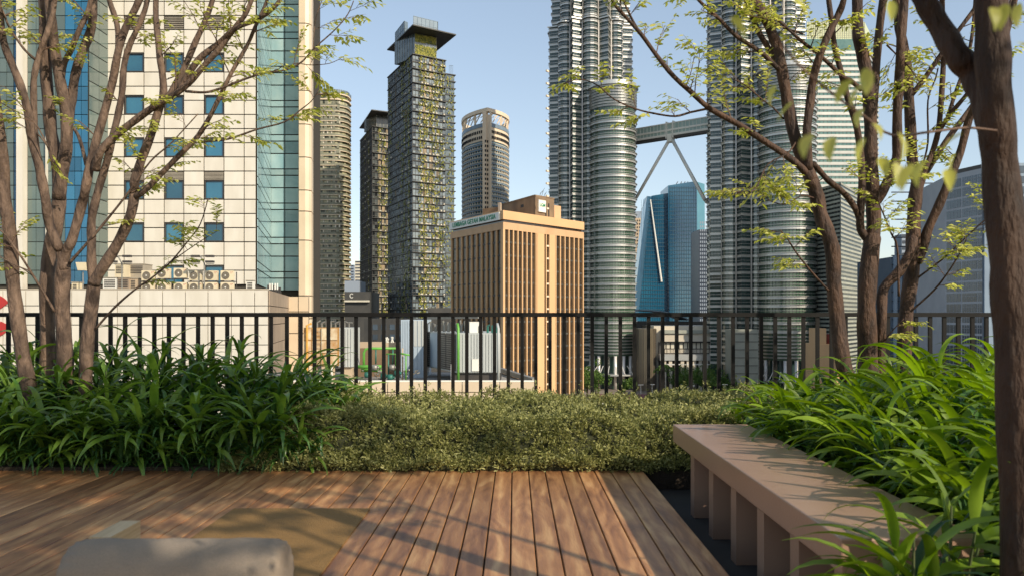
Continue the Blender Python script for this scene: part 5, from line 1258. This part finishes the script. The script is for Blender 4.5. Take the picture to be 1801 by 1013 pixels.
    for p, q in zip(tr(circ(rb__+4.5, 24), cb, Yb), tr(circ(rb__, 24), cb, Yb)): MB().bar((*p, GROUND+7.9), (*q, GROUND+12), .3).build('canopy_strut', M['steel2'], t)
    return t, cx_, cb
pt1 = petro(1038.5, 440, 24.3, 1077.5, 418, 12.3, 'left silver tower with stacked steel bands and a round annex, behind the peach block', 155, 58, R(17), 1)
pt2 = petro(1327, 400, 24.6, 1384, 376, 13.4, 'right silver tower of stacked steel bands seen behind the slanting trunk', 125, -40, R(14), 2)
pt1[0]['group'] = pt2[0]['group'] = 'twin silver towers joined by the bridge'
# skybridge
br = thing('sky_bridge', (PX(1178, 425), 425, PZ(243, 425)), 'two-storey glass bridge on splayed legs between the silver towers', 'bridge')
A = Vector((PX(1100, 442), 442, 0)); B = Vector((PX(1262, 408), 408, 0))
zt_, zb_ = PZ(216.5, 425), PZ(243, 425)
fb_ = Fac((A.x, A.y), (B.x, B.y)); hgt = zt_-zb_
def bp(nm, z0, z1, d0, d1, mt): return fb_.part(nm, 0, fb_.L, z0, z1, d0, d1, mt, br)
bp('roof', zt_-.5, zt_, -4, .3, M['whitepaint']); bp('floor_beam', zb_+hgt*.46, zb_+hgt*.58, -4, .32, M['whitepaint']); bp('floor_beam', zb_+hgt*.12, zb_+hgt*.26, -4, .35, M['whitepaint'])
bp('under_deck', zb_-.2, zb_+hgt*.12-.003, -3.6, .0, M['darkm']); bp('glass_side', zb_+hgt*.26+.003, zt_-.503, -3.8, .05, M['bridgeglass'])
um = fb_.u(1178)
for k in range(26):
    u = fb_.L*(k+.5)/26
    fb_.part('mullion', u-.09, u+.09, zb_+hgt*.26, zt_-.5, .052, .22, M['whitepaint'], br)
fb_.part('centre_frame', um-2.3, um-1.7, zb_-.3, zt_+.7, -4.1, .6, M['whitepaint'], br); fb_.part('centre_frame', um+1.7, um+2.3, zb_-.3, zt_+.7, -4.1, .6, M['whitepaint'], br)
fb_.part('leg_bearing', um-1.4, um+1.4, zb_-2.2, zb_+1.5, -3, .7, M['whitepaint'], br)
bc = fb_.xy(um, -1)
for dpx, py1, yy in ((1117, 352, 436), (1120, 347, 430), (1239, 352, 402), (1243, 357, 410)):
    MB().tube([(bc.x+(.7 if dpx > 1178 else -.7), bc.y+(yy-420)*.05, zb_-1), (PX(dpx, yy), yy, PZ(py1, yy))], [.9, .8], 10).build('leg', M['whitepaint'], br, True)

# ------------------------------------------------------------------ bright blue glass building and its neighbours
Yt_ = 820; t = thing('blue_glass_tower', (PX(1180, Yt_), Yt_, GROUND), 'bright blue glass building with stepped top and white diagonal line, between the silver towers', 'building')
zq = lambda py: PZ(py, Yt_); xq = lambda px: PX(px, Yt_)
bz = GROUND; kx = (720-345)/(545-345)
xL = lambda py: xq(1140-(py-345)*.085)
def slab4(xb0, xb1, xt0, xt1, z0, z1l, z1r, y0, y1): return MB().hexa([(xb0,y0,z0),(xb1,y0,z0),(xb1,y1,z0),(xb0,y1,z0),(xt0,y0,z1l),(xt1,y0,z1r),(xt1,y1,z1r),(xt0,y1,z1l)])
slab4(xL(632), xq(1176), xq(1146), xq(1176), bz, zq(345), zq(340), Yt_, Yt_+40).build('lower_block', M['teal'], t)
MB().hexa([(xL(632)-6,Yt_+6,bz),(xL(632)-.1,Yt_,bz),(xL(632)-.1,Yt_+30,bz),(xL(632)-6,Yt_+30,bz),(xq(1140),Yt_+6,zq(344)),(xq(1145.8),Yt_,zq(346)),(xq(1145.8),Yt_+30,zq(346)),(xq(1140),Yt_+30,zq(344))]).build('side_facet', M['tealp'], t)
slab4(xq(1176.2), xq(1226), xq(1173.5), xq(1224), bz, zq(328), zq(320), Yt_-4, Yt_+38).build('upper_block', M['teal'], t)
slab4(xq(1226.2), xq(1240), xq(1224.2), xq(1238), bz, zq(321), zq(325), Yt_-3, Yt_+38).build('end_facet', M['tealp'], t)
mb = MB(); z1 = bz+4
while z1 < zq(330):
    x0_ = xL(CY-(z1-EYE)*F/Yt_)+1; x0_ = x0_ if z1 < zq(347) else None
    if x0_: mb.box(x0_, xq(1176), Yt_-.3, Yt_, z1, z1+.8)
    mb.box(xq(1176.2), xq(1224), Yt_-4.3, Yt_-4.0, z1, z1+.8); z1 += 4
mb.build('floor_line', M['tealline'], t, kind='stuff')
mb = MB()
for k in range(24): px = 1128+k*4.1; mb.box(xq(px)-.12, xq(px)+.12, Yt_-(.45 if px < 1176 else 4.45), Yt_-(.3 if px < 1176 else 4.3), bz, zq(352 if px < 1148 else 347 if px < 1176 else 329))
mb.build('mullion', M['tealline'], t, kind='stuff')
MB().tube([(xq(1143.5), Yt_-1.5, zq(352)), (xq(1163), Yt_-1.5, zq(496))], [.6, 1.0], 6).build('diagonal_tube', M['whitepaint'], t)
mb = MB()
for px in (1190, 1197, 1203, 1208): mb.bar((xq(px), Yt_+5, zq(325)), (xq(px+4), Yt_+5, zq(318.5)), .7)
mb.build('roof_crane', M['darkm'], t)
MB().tube([(PX(1123, 815), 815, zq(385)), (xq(1139), Yt_+4, zq(345))], .35, 5).build('mast', M['bluesteel'], t)
t = thing('navy_tower', (PX(1234, 700), 700, GROUND), 'dark navy slab right beside the blue glass building', 'building')
MB().box(PX(1229, 700), PX(1248, 700), 700, 730, GROUND, PZ(404, 700)).build('wall', M['navy'], t); mb = MB()
for i in range(34):
    for j in range(4): mb.box(PX(1231+j*3.4, 700), PX(1233+j*3.4, 700), 699.85, 699.98, GROUND+6+i*3.4, GROUND+8+i*3.4)
mb.build('window', M['hazeblue'], t, kind='stuff')
t = thing('tan_tower', (PX(1128, 950), 950, GROUND), 'slim tan tower with small square windows between the silver and blue towers', 'building')
MB().box(PX(1112, 950), PX(1136, 950), 950, 975, GROUND, PZ(384, 950)).build('wall', M['tan'], t)
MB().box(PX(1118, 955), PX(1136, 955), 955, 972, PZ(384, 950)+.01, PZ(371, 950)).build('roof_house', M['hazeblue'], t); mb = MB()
for i in range(34):
    for j in range(5): mb.box(PX(1116+j*4, 950), PX(1118+j*4, 950), 949.8, 949.98, PZ(390, 950)-i*4, PZ(390, 950)-i*4+2)
mb.build('window', M['black'], t, kind='stuff')

# ------------------------------------------------------------------ banded towers at the right
def banded(name, A_, B_, Cc_, ztop, fh, bh, bandm, glassm, label, extra=0):
    t = thing(name, (A_[0], A_[1], GROUND), label, 'building'); D_ = (A_[0]+Cc_[0]-B_[0], A_[1]+Cc_[1]-B_[1]); pl = [A_, B_, Cc_, D_]
    cx_ = sum(p[0] for p in pl)/4; cy_ = sum(p[1] for p in pl)/4
    s = lambda f: [(cx_+(p[0]-cx_)*f, cy_+(p[1]-cy_)*f) for p in pl]
    MB().prism(s(.97), GROUND, ztop-.3).build('glass_wall', glassm, t)
    me = MB().prism(s(1.0), 0, bh).mesh('floor_band', bandm); zf = ztop
    while zf > GROUND+3: link('floor_band', me, t, (0, 0, zf-bh)); zf -= fh
    mb = MB()
    for a, b_ in ((A_, B_), (B_, Cc_)):
        f = Fac(a, b_); n = max(2, int(f.L/2.2))
        for k in range(n): f.add(mb, f.L*k/n-.08, f.L*k/n+.08, GROUND, ztop-.4, -.45, -.15)
    mb.build('mullion', M['pmull'], t, kind='stuff'); return t
Yk = 480; t = banded('banded_tower', (PX(1415, Yk), Yk), (PX(1530.5, Yk), Yk), (PX(1546, 500), 500), PZ(90, Yk), 3.35, 1.75, M['greyband'], M['greenglass'], 'tall pale banded tower with yellowish glass crown behind the right-hand trees')
MB().prism([(PX(1415, Yk)+.5, Yk+.4), (PX(1530, Yk), Yk+.4), (PX(1545, 500)-.5, 500), (PX(1420, 500), 500)], PZ(90, Yk)+.003, PZ(69, Yk)).build('upper_glass', M['greenglass'], t)
MB().prism([(PX(1420, Yk), Yk+1), (PX(1522, Yk), Yk+1), (PX(1530, 500), 500), (PX(1425, 500), 500)], PZ(69, Yk)+.003, PZ(38, Yk)).build('crown_screen', M['crownglass'], t)
mb = MB()
for k in range(27): x_ = PX(1420, Yk)+k*(PX(1522, Yk)-PX(1420, Yk))/26; mb.box(x_-.07, x_+.07, Yk+.85, Yk+.99, PZ(69, Yk), PZ(38, Yk))
for k in range(9): z1 = PZ(69, Yk)+k*1.25; mb.box(PX(1420, Yk), PX(1522, Yk), Yk+.86, Yk+.98, z1, z1+.12)
mb.build('crown_grid', M['bandd'], t, kind='stuff')
banded('corner_tower', (PX(1432, 372), 372), (PX(1479, 352), 352), (PX(1516, 388), 388), PZ(321, 352), 1.9, .95, M['bandd'], M['gw_glassd'], 'grey louvred corner building in front of the tall banded tower, between the trunks')

# grey residential block at far right
A_, B_ = (PX(1663, 250), 250), (PX(1728, 236), 236); t = thing('grey_block', (A_[0], A_[1], GROUND), 'blue grey block with wide windows and pale floor bands at the right', 'building')
f = Fac(A_, B_); zt = PZ(296, 236); C_ = (PX(1746, 238), 238); D_ = (PX(1850, 225), 225)
MB().prism([A_, B_, (B_[0]+6, B_[1]+30), (A_[0]+6, A_[1]+30)], GROUND, zt).build('wall', M['rband'], t)
MB().prism([(B_[0]+.02, B_[1]-1), (PX(1747, 235), 235), (PX(1747, 235)+4, 262), (B_[0]+4, 262)], GROUND, zt-1).build('pier', M['rpale'], t)
nb = 26
for i in range(nb):
    z1 = zt-1.6-i*3.2
    if z1-2.6 < GROUND: break
    for a, b_ in ((1665, 1690), (1692.5, 1718), (1719.5, 1727)):
        w_ = f.part('window', f.u(a), f.u(b_), z1-2.5, z1, .02, .07, M['rgrey'], t)
        s = MB(); n = 6 if b_ > a+20 and b_ < 1720 and a > 1690 else (4 if b_ < 1720 else 2)
        for k in range(1, n): uu = f.u(a)+(f.u(b_)-f.u(a))*k/n; f.add(s, uu-.04, uu+.04, z1-2.5, z1, .071, .12)
        if a > 1690: f.add(s, f.u(a), f.u(b_), z1-1.0, z1-.92, .121, .2)
        s.build('frame', M['rband'], w_)
MB().prism([(PX(1668, 249), 249), (PX(1726, 237), 237), (PX(1730, 255), 255), (PX(1672, 262), 262)], zt+.003, zt+1.3).build('roof_parapet', M['darkm'], t)
t = thing('far_right_block', (PX(1790, 260), 260, GROUND), 'blue grey building seen in the gap right of the nearest trunk', 'building')
MB().box(PX(1765, 262), PX(1900, 262), 262, 290, GROUND, PZ(287, 262)).build('wall', M['rpale'], t); 
for i in range(18): MB().box(PX(1767, 262), PX(1900, 262), 261.9, 261.98, PZ(292, 262)-2.4-i*3.4, PZ(292, 262)-i*3.4).build('window_band', M['rgrey'], t)
# striped blue blocks between the trunks
Yb_ = 300; t = thing('striped_block', (PX(1620, Yb_), Yb_, GROUND), 'dark blue block with vertical pale stripes and cream roof storey behind the right trunks', 'building')
MB().box(PX(1568, Yb_), PX(1660, Yb_), Yb_, Yb_+30, GROUND, PZ(452, Yb_)).build('wall', M['rblue'], t)
for px, w_ in ((1570, 6), (1581, 3), (1590, 8), (1605, 3), (1614, 10), (1628, 3), (1640, 7), (1652, 4)):
    MB().box(PX(px, Yb_), PX(px+w_, Yb_), Yb_-1, Yb_-.02, GROUND, PZ(450, Yb_)).build('pilaster', M['rpale'], t)
MB().box(PX(1626, Yb_), PX(1661, Yb_), Yb_+1, Yb_+24, PZ(452, Yb_)+.003, PZ(441, Yb_)).build('roof_storey', M['mall'], t)
mb = MB()
for i in range(26): mb.box(PX(1568, Yb_)-.1, PX(1660, Yb_), Yb_-.5, Yb_-.02, GROUND+2+i*3.4, GROUND+2.4+i*3.4)
mb.build('floor_line', M['navy'], t, kind='stuff')
t = thing('slim_tower', (PX(1592, 520), 520, GROUND), 'slim hazy tower peeking between the right-hand trunks', 'building')
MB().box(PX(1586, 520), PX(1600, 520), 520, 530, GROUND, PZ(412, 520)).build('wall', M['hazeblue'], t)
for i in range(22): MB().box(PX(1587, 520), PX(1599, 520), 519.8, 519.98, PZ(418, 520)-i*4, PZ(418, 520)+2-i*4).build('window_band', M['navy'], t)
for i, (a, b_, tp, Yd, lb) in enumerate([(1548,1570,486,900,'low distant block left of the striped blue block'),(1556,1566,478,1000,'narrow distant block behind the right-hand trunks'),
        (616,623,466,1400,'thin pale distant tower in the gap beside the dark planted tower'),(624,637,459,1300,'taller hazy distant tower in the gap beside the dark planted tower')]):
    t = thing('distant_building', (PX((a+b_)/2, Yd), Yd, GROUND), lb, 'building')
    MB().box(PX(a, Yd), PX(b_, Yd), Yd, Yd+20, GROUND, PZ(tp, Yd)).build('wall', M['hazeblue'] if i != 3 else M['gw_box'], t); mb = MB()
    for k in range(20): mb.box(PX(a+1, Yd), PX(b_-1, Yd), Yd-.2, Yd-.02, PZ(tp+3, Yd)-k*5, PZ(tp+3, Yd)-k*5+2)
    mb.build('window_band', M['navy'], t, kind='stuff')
t = thing('low_block', (PX(622, 420), 420, GROUND), 'low dark block with a pale round logo, in the gap by the railing', 'building')
MB().box(PX(606, 420), PX(650, 420), 420, 450, GROUND, PZ(513, 420)).build('wall', M['gw_slab'], t)
MB().box(PX(606, 419), PX(650, 419), 418, 419.8, PZ(531, 420), PZ(528, 420)).build('cornice', M['gw_box'], t)
MB().box(PX(606, 430), PX(632, 430), 430, 448, PZ(513, 420)+.01, PZ(494, 430)).build('upper_storey', M['hazeblue'], t)
mb = MB(); 
for k in range(9):
    a0 = math.pi*.2+k*.55; mb.bar((PX(618.5, 420)+.9*math.cos(a0), 419.9, PZ(520, 420)+1.1*math.sin(a0)), (PX(618.5, 420)+.9*math.cos(a0+.55), 419.9, PZ(520, 420)+1.1*math.sin(a0+.55)), .3)
mb.build('logo', M['whitepaint'], t)
t = thing('low_block', (PX(740, 300), 300, GROUND), 'low dark grey block behind the cooling tower and below the planted towers', 'building')
MB().box(PX(640, 320), PX(752, 320), 320, 350, GROUND, PZ(560, 320)).build('wall', M['gw_slab'], t)
MB().box(PX(752, 300), PX(800, 300), 300, 330, GROUND, PZ(541, 300)).build('wing', M['gw_slab'], t)
for i in range(5):
    for j in range(6): boxobj('window', 2.0, .1, 2.2, M['rgrey'], (PX(660+j*15, 320), 319.93, PZ(575, 320)-i*4), 0, t)

# ------------------------------------------------------------------ shopping centre behind the railing
Ym = 400; t = thing('shopping_centre', (PX(1220, Ym), Ym, GROUND), 'cream stone shopping centre with long bands and a bronze drum, seen through the railing', 'building')
zm = lambda py: PZ(py, Ym); xm = lambda px: PX(px, Ym)
MB().box(xm(1152), xm(1288), Ym+3, Ym+40, GROUND, zm(573)).build('upper_wall', M['mall'], t)
MB().box(xm(1163), xm(1284), Ym, Ym+2.98, zm(600), zm(586)).build('stone_band', M['mall'], t)
MB().box(xm(1163), xm(1284), Ym-1, Ym+2.9, zm(586)+.003, zm(580)).build('metal_band', M['bandd'], t)
MB().box(xm(1163), xm(1284), Ym-1.5, Ym+2.9, zm(601.5), zm(600)-.003).build('dark_line', M['black'], t)
MB().box(xm(1160), xm(1284), Ym+.5, Ym+2.9, zm(622), zm(601.5)-.003).build('gallery_back', M['darkm'], t)
for k in range(15):
    px = 1165+k*7.6
    boxobj('window', 5.4*Ym/F, .3, 9.5*Ym/F, M['gw_box'], (xm(px+2.7), Ym+.3, zm(607.5)), 0, t)
    for j in range(3): boxobj('baluster', 1.5*Ym/F, .3, 6*Ym/F, M['mall'], (xm(px+j*2.4+.8), Ym+.3, zm(617)), 0, t)
MB().box(xm(1158), xm(1290), Ym-5, Ym+2.8, zm(632.5), zm(622)-.003).build('silver_canopy', M['steel'], t)
MB().box(xm(1160), xm(1286), Ym-1, Ym+2.9, GROUND+.01, zm(632.5)-.003).build('arcade_back', M['darkm'], t)
for k in range(12): boxobj('column', 1.6, 1.6, zm(632.6)-GROUND, M['mall'], (xm(1166+k*10.4), Ym-3.5, (zm(632.6)+GROUND)/2), 0, t)
MB().box(xm(1160), xm(1288), Ym-4.4, Ym-4.31, zm(640.5), zm(638.5)).build('fascia', M['steel2'], t)
mb = MB().prism([(xm(1137)+PX(905+18, Ym)*math.cos(a), Ym+2+PX(905+18, Ym)*math.sin(a)) for a in [2*math.pi*i/32 for i in range(32)]], GROUND, zm(577)); mb.build('drum', M['bronze'], t)
mb = MB()
for i in range(32): a = 2*math.pi*i/32+.05; r_ = PX(905+18, Ym)+.1; mb.box(xm(1137)+r_*math.cos(a)-.08, xm(1137)+r_*math.cos(a)+.08, Ym+2+r_*math.sin(a)-.08, Ym+2+r_*math.sin(a)+.08, GROUND, zm(578))
mb.build('drum_rib', M['darkm'], t)
mb = MB(); 
for k in range(7):
    a0, a1 = math.pi*k/8, math.pi*(k+1)/8
    mb.hexa([(xm(1150)-30*math.cos(a0), Ym+45, zm(576)+9*math.sin(a0)), (xm(1150)-30*math.cos(a1), Ym+45, zm(576)+9*math.sin(a1)), (xm(1150)-30*math.cos(a1), Ym+80, zm(576)+9*math.sin(a1)), (xm(1150)-30*math.cos(a0), Ym+80, zm(576)+9*math.sin(a0)),
             (xm(1150)-31*math.cos(a0), Ym+45, zm(576)+9.6*math.sin(a0)), (xm(1150)-31*math.cos(a1), Ym+45, zm(576)+9.6*math.sin(a1)), (xm(1150)-31*math.cos(a1), Ym+80, zm(576)+9.6*math.sin(a1)), (xm(1150)-31*math.cos(a0), Ym+80, zm(576)+9.6*math.sin(a0))])
mb.build('vault_roof', M['bluesteel'], t)
MB().box(xm(1118), xm(1290), Ym+50, Ym+75, GROUND, zm(566)).build('rear_block', M['gw_slab'], t)
t = thing('grey_wall_block', (PX(1305, 380), 380, GROUND), 'plain grey block between the shopping centre and the right silver tower', 'building')
MB().box(PX(1288, 360), PX(1334, 360), 360, 372, GROUND, PZ(579, 360)).build('wall', M['bandd'], t)
for k in range(6): MB().box(PX(1289, 360), PX(1333, 360), 359.9, 359.98, PZ(586+k*14, 360)-.3, PZ(586+k*14, 360)).build('joint_line', M['darkm'], t)
t = thing('peach_low_block', (PX(1455, 300), 300, GROUND), 'small peach block behind the railing left of the slanting trunk', 'building')
MB().box(PX(1440, 300), PX(1485, 300), 300, 318, GROUND, PZ(605, 300)).build('wall', M['orange'], t)
MB().box(PX(1440, 300), PX(1455, 300), 301, 310, PZ(605, 300)+.003, PZ(577, 300)).build('upper_wall', M['orange'], t)
MB().box(PX(1460, 303), PX(1485, 303), 303, 316, PZ(605, 300)+.003, PZ(588, 300)).build('dark_storey', M['maroon'], t)

# ------------------------------------------------------------------ street below
t = thing('walkway_roof', (PX(1080, 330), 330, GROUND), 'maroon walkway roof low behind the railing at the foot of the silver tower', 'walkway')
Yw = 320
MB().hexa([(PX(1045, Yw), Yw, GROUND+3.4), (PX(1150, Yw), Yw, GROUND+3.4), (PX(1150, Yw), Yw+9, GROUND+4.9), (PX(1045, Yw), Yw+9, GROUND+4.9), (PX(1045, Yw), Yw, GROUND+3.7), (PX(1150, Yw), Yw, GROUND+3.7), (PX(1150, Yw), Yw+9, GROUND+5.2), (PX(1045, Yw), Yw+9, GROUND+5.2)]).build('roof', M['maroon'], t)
for k in range(9): boxobj('post', .35, .35, 3.4, M['whitepaint'], (PX(1048+k*12, Yw), Yw+.4, GROUND+1.7), 0, t)
def street_tree(px, Y, h, r, label, seed, palm=False):
    rs = random.Random(seed); X = PX(px, Y)
    t = thing('palm_tree' if palm else 'street_tree', (X, Y, GROUND), label, 'tree', 'palms by the shopping centre' if palm else 'round street trees by the shopping centre')
    MB().tube([(X, Y, GROUND), (X+.2, Y, GROUND+h*.5), (X+.1, Y, GROUND+h*(.92 if palm else .75))], [.35, .26, .18], 8).build('trunk', M['bark'], t, True)
    n = 520 if not palm else 420; Pn, D = [], []
    if palm:
        for k in range(14):
            a = k*2.4; e0 = rs.uniform(.1, .9)
            for j in range(30):
                q = j/30; rr_ = r*q; zz_ = GROUND+h*.92 + rr_*math.sin(e0) - q*q*r*.9
                Pn.append((X+.1+rr_*math.cos(a)*math.cos(e0), Y+rr_*math.sin(a)*math.cos(e0), zz_)); D.append((math.cos(a)+rs.uniform(-.8, .8), math.sin(a)+rs.uniform(-.8, .8), -.5))
        L_ = np.full(len(Pn), .9); W_ = L_*.3
    else:
        cl = [(rs.gauss(0, .5)*r, rs.gauss(0, .5)*r, h*.68+rs.gauss(0, .16)*h) for _ in range(14)]
        for _ in range(1500):
            c_ = rs.choice(cl); v = Vector((rs.gauss(0, 1), rs.gauss(0, 1), rs.gauss(0, .8))).normalized()*r*.42*rs.uniform(.7, 1.05)
            Pn.append((X+c_[0]+v.x, Y+c_[1]+v.y, GROUND+c_[2]+v.z)); D.append(tuple(v.normalized()+Vector((rs.uniform(-.7, .7), rs.uniform(-.7, .7), -.2))))
        L_ = np.random.default_rng(seed).uniform(.5, .95, len(Pn)); W_ = L_*.6
    D = np.array(D); D /= np.linalg.norm(D, axis=1, keepdims=True); V, Fq = leaf_cloud(np.array(Pn), D, RNG.normal(0, .6, D.shape)+np.array([0, 0, 1]), L_, W_, .2, .2)
    link('crown', np_mesh('crown', V, Fq, M['palm'] if palm else M['treegreen']), t, kind='stuff')
st = [(1033,345,10.5,3.4),(1052,335,9.5,3.2),(1047,352,12,3),(1099,350,7,2.5),(1188,352,9,3.6),(1204,345,10.5,3.8),(1222,350,11,4),(1240,342,9.5,3.6),(1256,348,10.5,3.8),(1270,344,8,3),(1290,340,7,2.6),(1318,345,8,2.6),
      (1366,330,6.5,2.4),(1440,300,7.5,3),(1424,300,6,2.4),(1395,320,6,2.4)]
for i, (px, Y, h, r) in enumerate(st): street_tree(px, Y+22, h*1.25, r*1.15, 'round green street tree, %s from the left behind the railing' % (ordn[i] if i < 12 else ['thirteenth', 'fourteenth', 'fifteenth', 'sixteenth'][i-12]), 300+i)
for i, (px, Y, h, r) in enumerate([(1168,352,12,2.8),(1176,358,11,2.6),(1160,356,10.5,2.6),(1299,350,12.5,3),(1308,356,11,2.6)]): street_tree(px, Y+22, h*1.3, r*1.2, 'feathery palm, %s from the left by the shopping centre' % ordn[i], 400+i, True)
def lamp(px, Y, h, label):
    t = thing('street_lamp', (PX(px, Y), Y, GROUND), label, 'street lamp', 'street lamps by the silver towers'); X = PX(px, Y)
    MB().tube([(X, Y, GROUND), (X, Y, GROUND+h)], [.16, .09], 6).build('pole', M['steel2'], t); MB().box(X-1.1, X+1.1, Y-.2, Y+.2, GROUND+h+.003, GROUND+h+.25).build('lamp_head', M['steel2'], t)
for i, (px, Y, h) in enumerate([(1147,330,9),(1127,340,8),(1217,330,8.5),(1275,330,9),(1350,310,8)]): lamp(px, Y, h, 'pale street lamp, %s from the left behind the railing' % ordn[i])
def car(px, Y, label, rz):
    t = thing('parked_car', (PX(px, Y), Y, GROUND), label, 'car', 'cars on the street below')
    b = MB(); pr = [(-2.1,.35),(2.1,.35),(2.15,.8),(1.2,.95),(.7,1.45),(-1.1,1.45),(-1.7,.95),(-2.15,.85)]
    b.prism([(x_, z_) for x_, z_ in pr], -.85, .85); b.v = [(x_+PX(px, Y), Y+z_, y_+GROUND) for x_, y_, z_ in b.v]; b.build('body', M['carw'], t)
    X = PX(px, Y); MB().box(X-.95, X+.6, Y-.87, Y-.852, GROUND+1.0, GROUND+1.36).build('window', M['gw_glassd'], t)
    for dx in (-1.35, 1.35): MB().tube([(X+dx, Y-.88, GROUND+.33), (X+dx, Y-.66, GROUND+.33)], .33, 12).build('wheel', M['black'], t)
for i, px in enumerate((1070, 1118, 1138, 1180, 1212, 1235)): car(px, 312+(i % 3)*5, 'pale car, %s from the left on the street below the railing' % ordn[i], 0)
if 'city' in WM: pass
print('objects', len(bpy.data.objects))
